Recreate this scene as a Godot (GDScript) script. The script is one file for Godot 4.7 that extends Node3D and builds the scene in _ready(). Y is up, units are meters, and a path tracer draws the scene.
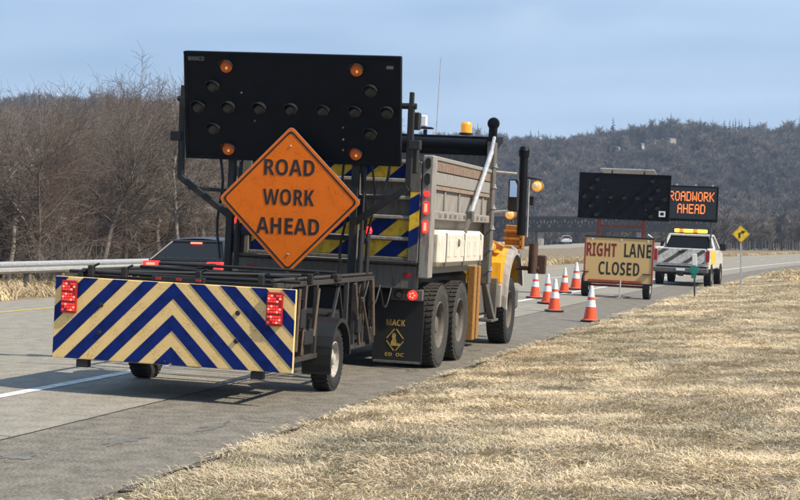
extends Node3D
# Roadside work convoy: dump truck with crash trailer, cones, sign trailer and pickup on the shoulder of a highway.
# x right, y up, the road runs towards -z; y = 0 where the right wheels of the convoy stand.

const CURVE := 0.00045
const EDGE := -4.3          # pavement edge
const JOINT := -6.0         # joint between the shoulder and the lane slab
const LINE := -7.38         # white edge line
var R := RandomNumberGenerator.new()
var M := {}
var used := {}

# ------------------------------------------------------------------ helpers
func curve(d: float) -> float:
	return CURVE * d * d if d > 0.0 else 0.0

func road_y(xr: float) -> float:
	if xr > LINE - 0.6:
		return (-4.4 - xr) * 0.05
	return (-4.4 - (LINE - 0.6)) * 0.05 + (LINE - 0.6 - xr) * 0.02

func numbered(called: String) -> String:
	var n: int = used.get(called, 0)
	used[called] = n + 1
	return called if n == 0 else "%s_%03d" % [called, n]

func tag(o: Node, label: String, category: String, group := "") -> void:
	o.set_meta("label", label)
	o.set_meta("category", category)
	if group != "":
		o.set_meta("group", group)

func thing(called: String, label: String, category: String, xf: Transform3D, group := "") -> Node3D:
	var o := Node3D.new()
	o.name = numbered(called)
	add_child(o)
	o.transform = xf
	tag(o, label, category, group)
	return o

func ST() -> SurfaceTool:
	var st := SurfaceTool.new()
	st.begin(Mesh.PRIMITIVE_TRIANGLES)
	return st

func part(called: String, st, m: Material, parent: Node, xf := Transform3D()) -> MeshInstance3D:
	var o := MeshInstance3D.new()
	o.name = called
	o.mesh = st.commit() if st is SurfaceTool else st
	o.material_override = m
	o.transform = xf
	parent.add_child(o, true)
	return o

func struct_(called: String, st, m: Material) -> MeshInstance3D:
	var o := MeshInstance3D.new()
	o.name = numbered(called)
	o.mesh = st.commit() if st is SurfaceTool else st
	o.material_override = m
	add_child(o)
	o.set_meta("kind", "structure")
	return o

func tri(st: SurfaceTool, a: Vector3, b: Vector3, c: Vector3, na: Vector3, nb: Vector3, nc: Vector3) -> void:
	if (c - a).cross(b - a).dot(na + nb + nc) < 0.0:
		var t := b
		b = c
		c = t
		t = nb
		nb = nc
		nc = t
	st.set_normal(na)
	st.add_vertex(a)
	st.set_normal(nb)
	st.add_vertex(b)
	st.set_normal(nc)
	st.add_vertex(c)

func quad(st: SurfaceTool, a: Vector3, b: Vector3, c: Vector3, d: Vector3, n := Vector3.ZERO) -> void:
	if n == Vector3.ZERO:
		n = (c - a).cross(b - d).normalized()
	tri(st, a, b, c, n, n, n)
	tri(st, a, c, d, n, n, n)

func bx(st: SurfaceTool, c: Vector3, s: Vector3, bev := 0.0, b := Basis()) -> void:
	var h := s * 0.5
	bev = min(bev, min(h.x, min(h.y, h.z)) * 0.8)
	var ax := [Vector3.RIGHT, Vector3.UP, Vector3.BACK]
	for i in 3:
		var j := (i + 1) % 3
		var k := (i + 2) % 3
		for sg in [-1.0, 1.0]:
			var n: Vector3 = ax[i] * sg
			var u: Vector3 = ax[j] * (h[j] - bev)
			var v: Vector3 = ax[k] * (h[k] - bev)
			var o: Vector3 = n * h[i]
			quad(st, c + b * (o - u - v), c + b * (o + u - v), c + b * (o + u + v), c + b * (o - u + v), b * n)
	if bev <= 0.0:
		return
	for i in 3:
		var j := (i + 1) % 3
		var k := (i + 2) % 3
		for sj in [-1.0, 1.0]:
			for sk in [-1.0, 1.0]:
				var w: Vector3 = ax[i] * (h[i] - bev)
				var p: Vector3 = ax[j] * sj * h[j] + ax[k] * sk * (h[k] - bev)
				var q: Vector3 = ax[j] * sj * (h[j] - bev) + ax[k] * sk * h[k]
				quad(st, c + b * (p - w), c + b * (p + w), c + b * (q + w), c + b * (q - w), b * (ax[j] * sj + ax[k] * sk).normalized())
	for sx in [-1.0, 1.0]:
		for sy in [-1.0, 1.0]:
			for sz in [-1.0, 1.0]:
				var g := Vector3(sx, sy, sz)
				var n2: Vector3 = b * g.normalized()
				var e := h - Vector3.ONE * bev
				tri(st, c + b * (g * Vector3(h.x, e.y, e.z)), c + b * (g * Vector3(e.x, h.y, e.z)), c + b * (g * Vector3(e.x, e.y, h.z)), n2, n2, n2)

# box between two corners
func bb(st: SurfaceTool, a: Vector3, b: Vector3, bev := 0.0) -> void:
	bx(st, (a + b) * 0.5, (b - a).abs(), bev)

func basis_along(d: Vector3) -> Basis:
	var y := d.normalized()
	var x := y.cross(Vector3.FORWARD if abs(y.z) < 0.9 else Vector3.RIGHT).normalized()
	return Basis(x, y, x.cross(y))

func tube(st: SurfaceTool, a: Vector3, b: Vector3, r: float, n := 8, r2 := -1.0, caps := true) -> void:
	if r2 < 0.0:
		r2 = r
	var B := basis_along(b - a)
	for i in n:
		var t0 := TAU * i / n
		var t1 := TAU * (i + 1) / n
		var d0 := B.x * cos(t0) + B.z * sin(t0)
		var d1 := B.x * cos(t1) + B.z * sin(t1)
		tri(st, a + d0 * r, a + d1 * r, b + d1 * r2, d0, d1, d1)
		tri(st, a + d0 * r, b + d1 * r2, b + d0 * r2, d0, d1, d0)
		if caps:
			tri(st, a, a + d0 * r, a + d1 * r, -B.y, -B.y, -B.y)
			tri(st, b, b + d0 * r2, b + d1 * r2, B.y, B.y, B.y)

func path(st: SurfaceTool, pts: Array, r: float, n := 6) -> void:
	for i in pts.size() - 1:
		tube(st, pts[i], pts[i + 1], r, n)

# square bar between two points
func bar(st: SurfaceTool, a: Vector3, b: Vector3, w: float, bev := 0.004) -> void:
	bx(st, (a + b) * 0.5, Vector3(w, a.distance_to(b), w), bev, basis_along(b - a))

# profile: Array of Vector2(radius, along); axis through o along B.y
func lathe(st: SurfaceTool, prof: Array, o: Vector3, B: Basis, n := 24, from := 0.0, to := TAU) -> void:
	for k in prof.size() - 1:
		var p: Vector2 = prof[k]
		var q: Vector2 = prof[k + 1]
		if p.distance_to(q) < 1e-5:
			continue
		var pn := Vector2(q.y - p.y, -(q.x - p.x)).normalized()
		for i in n:
			var t0 := from + (to - from) * i / n
			var t1 := from + (to - from) * (i + 1) / n
			var d0 := B.x * cos(t0) + B.z * sin(t0)
			var d1 := B.x * cos(t1) + B.z * sin(t1)
			var n0 := d0 * pn.x + B.y * pn.y
			var n1 := d1 * pn.x + B.y * pn.y
			var a := o + d0 * p.x + B.y * p.y
			var b := o + d1 * p.x + B.y * p.y
			var c := o + d1 * q.x + B.y * q.y
			var d := o + d0 * q.x + B.y * q.y
			if p.x > 1e-5:
				tri(st, a, b, c, n0, n1, n1)
			if q.x > 1e-5:
				tri(st, a, c, d, n0, n1, n0)

# polygon in the xy plane of xf, extruded from z = -depth/2 to depth/2
func prism(st: SurfaceTool, poly: PackedVector2Array, depth: float, xf := Transform3D()) -> void:
	var ids := Geometry2D.triangulate_polygon(poly)
	var z := depth * 0.5
	var nf := xf.basis.z.normalized()
	for i in range(0, ids.size(), 3):
		var a := poly[ids[i]]
		var b := poly[ids[i + 1]]
		var c := poly[ids[i + 2]]
		tri(st, xf * Vector3(a.x, a.y, z), xf * Vector3(b.x, b.y, z), xf * Vector3(c.x, c.y, z), nf, nf, nf)
		tri(st, xf * Vector3(a.x, a.y, -z), xf * Vector3(b.x, b.y, -z), xf * Vector3(c.x, c.y, -z), -nf, -nf, -nf)
	var sg := -1.0 if Geometry2D.is_polygon_clockwise(poly) else 1.0
	for i in poly.size():
		var a := poly[i]
		var b := poly[(i + 1) % poly.size()]
		var e := b - a
		var n := (xf.basis * Vector3(e.y, -e.x, 0) * sg).normalized()
		quad(st, xf * Vector3(a.x, a.y, z), xf * Vector3(b.x, b.y, z), xf * Vector3(b.x, b.y, -z), xf * Vector3(a.x, a.y, -z), n)

# extrusion across x of a side profile given as (z, y)
func side_prism(st: SurfaceTool, poly: Array, x0: float, x1: float) -> void:
	var p := PackedVector2Array()
	for v in poly:
		p.append(Vector2(v.x, v.y))
	prism(st, p, abs(x1 - x0), Transform3D(Basis(Vector3(0, 0, 1), Vector3(0, 1, 0), Vector3(-1, 0, 0)), Vector3((x0 + x1) * 0.5, 0, 0)))

func disc(st: SurfaceTool, c: Vector3, r: float, depth: float, n := 14, B := Basis(Vector3.RIGHT, Vector3.BACK, Vector3.DOWN)) -> void:
	lathe(st, [Vector2(r, -depth * 0.5), Vector2(r, depth * 0.3), Vector2(r * 0.8, depth * 0.5), Vector2(0, depth * 0.55)], c, B, n)

func lettering(called: String, s: String, pos: Vector3, height: float, width: float, m: Material, parent: Node, bold := 0.0) -> MeshInstance3D:
	var t := TextMesh.new()
	var f := SystemFont.new()
	f.font_names = PackedStringArray(["Droid Sans"])
	f.font_weight = 700
	var fv := FontVariation.new()
	fv.base_font = f
	fv.variation_embolden = bold
	t.font = fv
	t.font_size = 96
	t.pixel_size = 0.01
	t.depth = 0.2
	t.curve_step = 3.0
	t.text = s
	var b := t.get_aabb()
	var o := MeshInstance3D.new()
	o.name = called
	o.mesh = t
	o.material_override = m
	var sx := width / b.size.x
	var sy := height / b.size.y
	var sz := 0.015
	o.transform = Transform3D(Basis.from_scale(Vector3(sx, sy, sz)), pos - Vector3((b.position.x + b.size.x * 0.5) * sx, (b.position.y + b.size.y * 0.5) * sy, 0))
	parent.add_child(o, true)
	return o

func frame(x: float, d: float, roll: float, yaw := 0.0, up := 0.0) -> Transform3D:
	var B := Basis(Vector3.UP, yaw) * Basis(Vector3.BACK, roll)
	return Transform3D(B, Vector3(x, road_y(x - curve(d)) + up, -d))

# ------------------------------------------------------------------ materials
func noise_image(freq: float, oct: int, sd: int, size: int, kind := FastNoiseLite.TYPE_SIMPLEX_SMOOTH) -> Image:
	var n := FastNoiseLite.new()
	n.noise_type = kind
	n.frequency = freq
	n.fractal_octaves = oct
	n.seed = sd
	return n.get_seamless_image(size, size, false, false, 0.1, true)

func ramp_texture(img: Image, stops: Array) -> ImageTexture:
	var g := Gradient.new()
	var offs := PackedFloat32Array()
	var cols := PackedColorArray()
	for s in stops:
		offs.append(s[0])
		cols.append(Color(s[1], s[2], s[3]).linear_to_srgb())
	g.offsets = offs
	g.colors = cols
	var w := img.get_width()
	var o := Image.create(w, w, false, Image.FORMAT_RGB8)
	for y in w:
		for x in w:
			o.set_pixel(x, y, g.sample(img.get_pixel(x, y).r))
	return ImageTexture.create_from_image(o)

func flat(r: float, g: float, b: float, rough := 0.6, metal := 0.0) -> StandardMaterial3D:
	var m := StandardMaterial3D.new()
	m.albedo_color = Color(r, g, b).linear_to_srgb()
	m.roughness = rough
	m.metallic = metal
	return m

# colour times a dirt map laid by triplanar mapping
func worn(r: float, g: float, b: float, rough: float, grime: Texture2D, scale := 1.0, metal := 0.0, bump := 0.0) -> StandardMaterial3D:
	var m := flat(r, g, b, rough, metal)
	m.albedo_texture = grime
	m.uv1_triplanar = true
	m.uv1_scale = Vector3.ONE * scale
	if bump > 0.0:
		m.normal_enabled = true
		m.normal_texture = M.bump
		m.normal_scale = bump
	return m

func glow(r: float, g: float, b: float, e: float, base := 0.5) -> StandardMaterial3D:
	var m := flat(r * base, g * base, b * base, 0.3)
	m.emission_enabled = true
	m.emission = Color(r, g, b).linear_to_srgb()
	m.emission_energy_multiplier = e
	return m

func make_materials() -> void:
	var fine := noise_image(0.09, 4, 3, 512)
	var coarse := noise_image(0.012, 5, 5, 512)
	var streak := noise_image(0.03, 5, 9, 512)
	M.bump = ImageTexture.create_from_image(normal_from(fine, 3.0))
	var speck := Image.create(512, 512, false, Image.FORMAT_RGB8)
	var speck2 := Image.create(512, 512, false, Image.FORMAT_RGB8)
	for y in 512:
		for x in 512:
			var v := 0.55 * fine.get_pixel(x, y).r + 0.45 * coarse.get_pixel(x, y).r
			v += R.randf_range(-0.16, 0.16)
			speck.set_pixel(x, y, Color(v, v, v))
			var w := 0.75 * coarse.get_pixel(x, y).r + 0.25 * streak.get_pixel(x, y).r
			speck2.set_pixel(x, y, Color(w, w, w))
	var grime := ramp_texture(speck2, [[0.0, 0.42, 0.38, 0.33], [0.35, 0.75, 0.73, 0.7], [0.6, 0.95, 0.95, 0.95], [1.0, 1.0, 1.0, 1.0]])
	var rusty := ramp_texture(speck2, [[0.0, 0.42, 0.32, 0.25], [0.3, 0.68, 0.62, 0.56], [0.5, 0.86, 0.84, 0.81], [1.0, 1.0, 1.0, 1.0]])
	M.shoulder = worn(1, 1, 1, 0.92, ramp_texture(speck, [[0.1, 0.055, 0.05, 0.04], [0.42, 0.15, 0.133, 0.104], [0.7, 0.195, 0.173, 0.136], [1.0, 0.31, 0.283, 0.23]]), 0.55, 0.0, 0.8)
	M.slab = worn(1, 1, 1, 0.9, ramp_texture(speck, [[0.1, 0.14, 0.126, 0.1], [0.45, 0.235, 0.213, 0.17], [0.75, 0.285, 0.26, 0.21], [1.0, 0.37, 0.34, 0.28]]), 0.45, 0.0, 0.5)
	M.shoulder.uv1_world_triplanar = true
	M.slab.uv1_world_triplanar = true
	M.tar = flat(0.03, 0.029, 0.028, 0.75)
	M.oil = worn(1, 1, 1, 0.85, ramp_texture(speck, [[0.1, 0.07, 0.066, 0.056], [0.6, 0.155, 0.144, 0.122], [1.0, 0.26, 0.24, 0.21]]), 0.7)
	M.shaded_dirt = worn(1, 1, 1, 0.95, ramp_texture(speck, [[0.1, 0.03, 0.026, 0.02], [0.6, 0.075, 0.065, 0.05], [1.0, 0.14, 0.12, 0.095]]), 1.2)  # rim soil, its tone darkened with the shade of the pavement drop-off
	M.line_white = worn(0.72, 0.72, 0.7, 0.7, grime, 0.8)
	M.line_yellow = worn(0.62, 0.42, 0.06, 0.7, grime, 0.8)
	M.soil = worn(1, 1, 1, 0.95, ramp_texture(speck, [[0.1, 0.07, 0.053, 0.034], [0.4, 0.16, 0.125, 0.078], [0.65, 0.25, 0.195, 0.12], [1.0, 0.38, 0.3, 0.19]]), 0.35, 0.0, 1.0)
	M.soil.uv1_world_triplanar = true
	M.forest_floor = worn(1, 1, 1, 0.95, ramp_texture(speck2, [[0.1, 0.055, 0.045, 0.035], [0.5, 0.1, 0.082, 0.062], [1.0, 0.16, 0.135, 0.1]]), 0.02, 0.0, 0.0)
	M.forest_floor.uv1_world_triplanar = true
	var gm := flat(1, 1, 1, 0.8)
	gm.vertex_color_use_as_albedo = true
	M.grass = gm
	M.straw = gm.duplicate()
	M.straw.backlight_enabled = true
	M.straw.backlight = Color(0.5, 0.46, 0.36)
	M.bark = worn(1, 1, 1, 0.9, ramp_texture(speck, [[0.1, 0.07, 0.06, 0.052], [0.6, 0.16, 0.14, 0.122], [1.0, 0.27, 0.24, 0.21]]), 1.2, 0.0, 0.8)
	M.bark_pale = worn(1, 1, 1, 0.85, ramp_texture(speck, [[0.1, 0.1, 0.088, 0.075], [0.55, 0.23, 0.205, 0.175], [1.0, 0.42, 0.39, 0.34]]), 1.2, 0.0, 0.6)
	M.twig = flat(0.125, 0.102, 0.085, 0.9)
	M.twig_grey = flat(0.165, 0.142, 0.122, 0.9)
	M.twig_red = flat(0.13, 0.095, 0.076, 0.9)
	M.black = worn(0.008, 0.0085, 0.01, 0.5, grime, 1.3)
	M.board_black = worn(0.0035, 0.0045, 0.0075, 0.55, grime, 0.7)
	M.board_black.metallic_specular = 0.3
	M.frame_black = worn(0.011, 0.0105, 0.01, 0.6, rusty, 2.0)
	M.frame_grey = worn(0.04, 0.036, 0.031, 0.6, rusty, 2.2)
	M.rust = worn(0.11, 0.075, 0.05, 0.75, rusty, 2.0)
	M.rubber = worn(0.013, 0.013, 0.0135, 0.8, ramp_texture(speck, [[0.0, 0.6, 0.58, 0.55], [0.5, 1.0, 0.97, 0.92], [1.0, 1.7, 1.6, 1.45]]), 1.5, 0.0, 0.6)
	M.rubber_dusty = worn(0.04, 0.037, 0.033, 0.9, grime, 2.0, 0.0, 0.6)
	M.flap = worn(0.006, 0.006, 0.007, 0.6, grime, 1.5)
	M.rim_white = worn(0.45, 0.43, 0.39, 0.5, grime, 3.5)
	M.rim_dirty = worn(0.13, 0.12, 0.105, 0.75, rusty, 2.5)
	M.hub_steel = worn(0.4, 0.39, 0.37, 0.45, grime, 4.0, 0.4)
	M.sheet_beige = worn(0.85, 0.59, 0.25, 0.45, ramp_texture(speck, [[0.0, 0.35, 0.31, 0.26], [0.22, 0.72, 0.69, 0.64], [0.36, 0.93, 0.92, 0.9], [1.0, 1.0, 1.0, 1.0]]), 0.8)
	M.sheet_blue = worn(0.005, 0.02, 0.15, 0.45, grime, 0.9)
	M.sheet_blue.metallic_specular = 0.25
	M.sheet_beige.metallic_specular = 0.3
	M.orange = worn(0.88, 0.18, 0.01, 0.5, ramp_texture(speck, [[0.0, 0.4, 0.36, 0.3], [0.2, 0.75, 0.7, 0.65], [0.36, 0.93, 0.92, 0.9], [1.0, 1.0, 1.0, 1.0]]), 0.7)
	M.orange.metallic_specular = 0.3
	M.sign_back = worn(0.5, 0.5, 0.5, 0.4, grime, 1.5, 0.6)
	M.ink = flat(0.02, 0.013, 0.011, 0.5)
	M.ink_red = flat(0.19, 0.014, 0.012, 0.5)
	M.yellow_tape = worn(0.78, 0.52, 0.03, 0.5, grime, 1.5)
	M.steel_pale = worn(0.29, 0.28, 0.262, 0.55, rusty, 0.8, 0.0, 0.2)
	M.steel_grey = worn(0.13, 0.122, 0.11, 0.6, rusty, 0.9, 0.0, 0.2)
	M.steel_dark = worn(0.12, 0.115, 0.11, 0.6, rusty, 1.3)
	M.chassis = worn(0.012, 0.0115, 0.011, 0.7, grime, 1.5)
	M.planks = [worn(0.23, 0.165, 0.125, 0.8, rusty, 1.4), worn(0.28, 0.21, 0.16, 0.8, rusty, 1.7), worn(0.17, 0.115, 0.085, 0.8, rusty, 1.1)]
	M.gold_print = worn(0.42, 0.29, 0.06, 0.6, grime, 3.0)
	M.poly = worn(0.72, 0.68, 0.58, 0.45, grime, 1.2)
	M.truck_yellow = worn(0.8, 0.42, 0.02, 0.3, grime, 1.0)
	M.truck_yellow.clearcoat_enabled = true
	M.truck_yellow.clearcoat = 0.5
	M.truck_orange = worn(0.4, 0.17, 0.03, 0.6, rusty, 2.0)
	M.truck_white = worn(0.42, 0.41, 0.385, 0.45, grime, 1.0)
	M.chrome = flat(0.72, 0.72, 0.72, 0.22, 0.9)
	M.galv = worn(0.55, 0.56, 0.56, 0.42, grime, 1.5, 0.5)
	M.wood_orange = worn(0.33, 0.165, 0.035, 0.7, rusty, 2.5)
	M.glass_dark = flat(0.014, 0.017, 0.02, 0.12)
	M.glass_dark.metallic_specular = 0.2
	M.mirror = flat(0.6, 0.62, 0.64, 0.05, 1.0)
	M.lens_amber = glow(0.75, 0.15, 0.02, 0.12, 0.42)
	M.lens_beacon = glow(1.0, 0.4, 0.03, 0.3, 0.7)
	M.lamp_dark = flat(0.022, 0.021, 0.02, 0.35)
	M.lamp_glint = flat(0.16, 0.155, 0.15, 0.2)
	M.red_lit = glow(1.0, 0.03, 0.025, 1.1, 0.6)
	M.red_hot = glow(1.0, 0.16, 0.1, 2.2, 0.6)
	M.red_dull = flat(0.3, 0.012, 0.012, 0.3)
	M.led_amber = glow(1.0, 0.24, 0.06, 1.0, 0.4)
	M.bar_amber = glow(1.0, 0.5, 0.05, 1.9, 0.6)
	M.lamp_white = glow(1.0, 0.95, 0.85, 1.3, 0.8)
	M.lens_yellow = glow(1.0, 0.55, 0.14, 0.35, 0.7)
	M.white_paint = flat(0.78, 0.78, 0.77, 0.5)
	M.car_grey = flat(0.022, 0.024, 0.028, 0.35)
	M.car_silver = flat(0.5, 0.5, 0.5, 0.3, 0.3)
	M.cone_orange = worn(0.9, 0.09, 0.025, 0.55, grime, 2.5)
	M.cone_white = worn(0.85, 0.82, 0.8, 0.4, grime, 2.5)
	M.pickup_white = worn(0.66, 0.64, 0.59, 0.35, grime, 1.0)
	M.pickup_white.clearcoat_enabled = true
	M.red_paint = worn(0.3, 0.055, 0.03, 0.6, grime, 1.5)
	M.ram_brown = worn(0.07, 0.035, 0.022, 0.6, grime, 1.5)
	M.teal = flat(0.02, 0.2, 0.16, 0.4)
	M.bridge_steel = flat(0.008, 0.01, 0.014, 0.85)
	M.concrete = worn(0.36, 0.34, 0.31, 0.9, grime, 0.2)
	M.roof = flat(0.14, 0.13, 0.13, 0.8)
	M.siding = flat(0.7, 0.69, 0.66, 0.7)
	M.siding_tan = flat(0.5, 0.44, 0.36, 0.7)

func normal_from(img: Image, strength: float) -> Image:
	var c := img.duplicate() as Image
	c.convert(Image.FORMAT_RGBA8)
	c.bump_map_to_normal_map(strength)
	return c

# ------------------------------------------------------------------ wheels
# the wheel's axle lies along x; side = +1 shows its outer face to +x
func wheel(parent: Node, c: Vector3, r: float, w: float, side: float, rim_r: float, rim_m: Material, truck := false, m_tyre: Material = null) -> void:
	var B := Basis(Vector3.BACK, Vector3.RIGHT * side, Vector3.UP * side)
	if B.determinant() < 0.0:
		B.z = -B.z
	var st := ST()
	var h := w * 0.5
	lathe(st, [Vector2(rim_r, -h * 0.8), Vector2(rim_r + (r - rim_r) * 0.4, -h * 1.02), Vector2(r - 0.05, -h), Vector2(r - 0.02, -h * 0.86), Vector2(r - 0.012, -h * 0.5), Vector2(r - 0.012, h * 0.5), Vector2(r - 0.02, h * 0.86), Vector2(r - 0.05, h), Vector2(rim_r + (r - rim_r) * 0.4, h * 1.02), Vector2(rim_r, h * 0.8)], c, B, 40)
	var lugs := 44 if truck else 36
	for i in lugs:
		var a := TAU * i / lugs
		var d := B.x * cos(a) + B.z * sin(a)
		var t := B.z * cos(a) - B.x * sin(a)
		for s in [-1.0, 1.0]:
			var lb := Basis(B.y, d, B.y.cross(d))
			lb = Basis(d, 0.18 * s) * lb
			bx(st, c + d * (r - 0.012) + B.y * (s * h * 0.62) + t * (0.01 * s), Vector3(w * 0.3, 0.024, TAU * r / lugs * 0.62), 0.0, lb)
		bx(st, c + d * (r - 0.012), Vector3(w * 0.22, 0.023, TAU * r / lugs * 0.72), 0.0, Basis(B.y, d, B.y.cross(d)))
	var ty := part("wheel", st, m_tyre if m_tyre else M.rubber, parent)
	var rs := ST()
	if truck:
		lathe(rs, [Vector2(rim_r + 0.012, h * 0.78), Vector2(rim_r - 0.01, h * 0.86), Vector2(rim_r - 0.03, h * 0.6), Vector2(rim_r - 0.05, -h * 0.1), Vector2(rim_r * 0.55, -h * 0.25), Vector2(0.11, -h * 0.2), Vector2(0.11, h * 0.5), Vector2(0.09, h * 0.62), Vector2(0, h * 0.64)], c, B, 28)
		for i in 10:
			var a := TAU * i / 10
			var p := c + (B.x * cos(a) + B.z * sin(a)) * (rim_r * 0.5) - B.y * h * 0.3
			tube(rs, p, p + B.y * 0.06, 0.02, 6)
	else:
		lathe(rs, [Vector2(rim_r + 0.01, h * 0.78), Vector2(rim_r - 0.008, h * 0.85), Vector2(rim_r - 0.02, h * 0.35), Vector2(rim_r * 0.72, h * 0.2), Vector2(rim_r * 0.62, h * 0.45), Vector2(rim_r * 0.35, h * 0.5), Vector2(rim_r * 0.3, h * 0.85), Vector2(0, h * 0.9)], c, B, 24)
	lathe(rs, [Vector2(rim_r - 0.02, -h * 0.75), Vector2(0, -h * 0.6)], c, B, 20)
	part("rim", rs, rim_m, ty)
	if not truck:
		var hs := ST()
		for i in 8:
			var a := TAU * i / 8
			var p := c + (B.x * cos(a) + B.z * sin(a)) * (rim_r * 0.67) + B.y * h * 0.28
			tube(hs, p, p + B.y * 0.012, rim_r * 0.1, 7)
		part("vent_hole", hs, M.black, ty).set_meta("kind", "stuff")

# ------------------------------------------------------------------ arrow board
func arrow_board(parent: Node, xf: Transform3D, w: float, h: float, corner_lit: bool, maker: String) -> MeshInstance3D:
	var st := ST()
	bx(st, Vector3.ZERO, Vector3(w, h, 0.07), 0.012)
	for s in [-1.0, 1.0]:
		bx(st, Vector3(0, s * (h * 0.5 - 0.02), 0.042), Vector3(w, 0.035, 0.012), 0.003)
		bx(st, Vector3(s * (w * 0.5 - 0.02), 0, 0.042), Vector3(0.035, h - 0.08, 0.012), 0.003)
	var b := part("arrow_board", st, M.board_black, parent, xf)
	var kx := w / 2.6
	var ky := h / 1.25
	var spots := []
	for x in [-1.13, -0.76, -0.38, 0.0, 0.38, 0.76, 1.14]:
		spots.append([x, -0.02, false])
	for s in [-1.0, 1.0]:
		spots.append([s * 0.945, 0.22, false])
		spots.append([s * 0.945, -0.27, false])
		spots.append([s * 0.78, 0.455, true])
		spots.append([s * 0.77, -0.5, true])
	for p in spots:
		var c := Vector3(p[0] * kx, p[1] * ky, 0.036)
		var ls := ST()
		lathe(ls, [Vector2(0.07, -0.01), Vector2(0.07, 0.012), Vector2(0.062, 0.02), Vector2(0.04, 0.032), Vector2(0, 0.038)], c, Basis(Vector3.RIGHT, Vector3.BACK, Vector3.DOWN), 16)
		var lit: bool = p[2] and corner_lit
		var l := part("lamp", ls, M.lens_amber if lit else M.lamp_dark, b)
		if lit:
			var bs := ST()
			bx(bs, c + Vector3(0.012, -0.012, 0.034), Vector3(0.026, 0.03, 0.012), 0.004)
			part("bulb", bs, M.lens_yellow, l)
		var vs := ST()
		for k in 9:
			var a0 := PI * (0.02 + 0.96 * k / 9.0)
			var a1 := PI * (0.02 + 0.96 * (k + 1) / 9.0)
			var p0 := Vector3(cos(a0), sin(a0), 0)
			var p1 := Vector3(cos(a1), sin(a1), 0)
			var z0 := Vector3(0, 0, 0.03 + 0.09 * sin(a0))
			var z1 := Vector3(0, 0, 0.03 + 0.09 * sin(a1))
			quad(vs, c + p0 * 0.078, c + p1 * 0.078, c + p1 * 0.078 + z1, c + p0 * 0.078 + z0, -(p0 + p1).normalized())
			quad(vs, c + p0 * 0.082, c + p1 * 0.082, c + p1 * 0.082 + z1, c + p0 * 0.082 + z0, (p0 + p1).normalized())
			quad(vs, c + p0 * 0.078 + z0, c + p1 * 0.078 + z1, c + p1 * 0.082 + z1, c + p0 * 0.082 + z0, Vector3.BACK)
		part("visor", vs, M.lamp_dark, l)
	for p in [Vector2(-0.6, 0.16), Vector2(0.62, -0.2), Vector2(0.62, -0.34), Vector2(0.62, -0.46), Vector2(-0.44, -0.16)]:
		var rs := ST()
		disc(rs, Vector3(p.x * kx, p.y * ky, 0.04), 0.012, 0.014, 8)
		part("bolt", rs, M.lamp_glint, b)
	if maker != "":
		lettering("lettering", maker, Vector3(-w * 0.5 + 0.15, h * 0.5 - 0.085, 0.038), 0.05, 0.2, M.lamp_glint, b)
		var ps := ST()
		bx(ps, Vector3(w * 0.5 - 0.13, h * 0.5 - 0.13, 0.037), Vector3(0.08, 0.035, 0.004))
		part("rating_plate", ps, M.lamp_glint, b)
	return b

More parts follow.
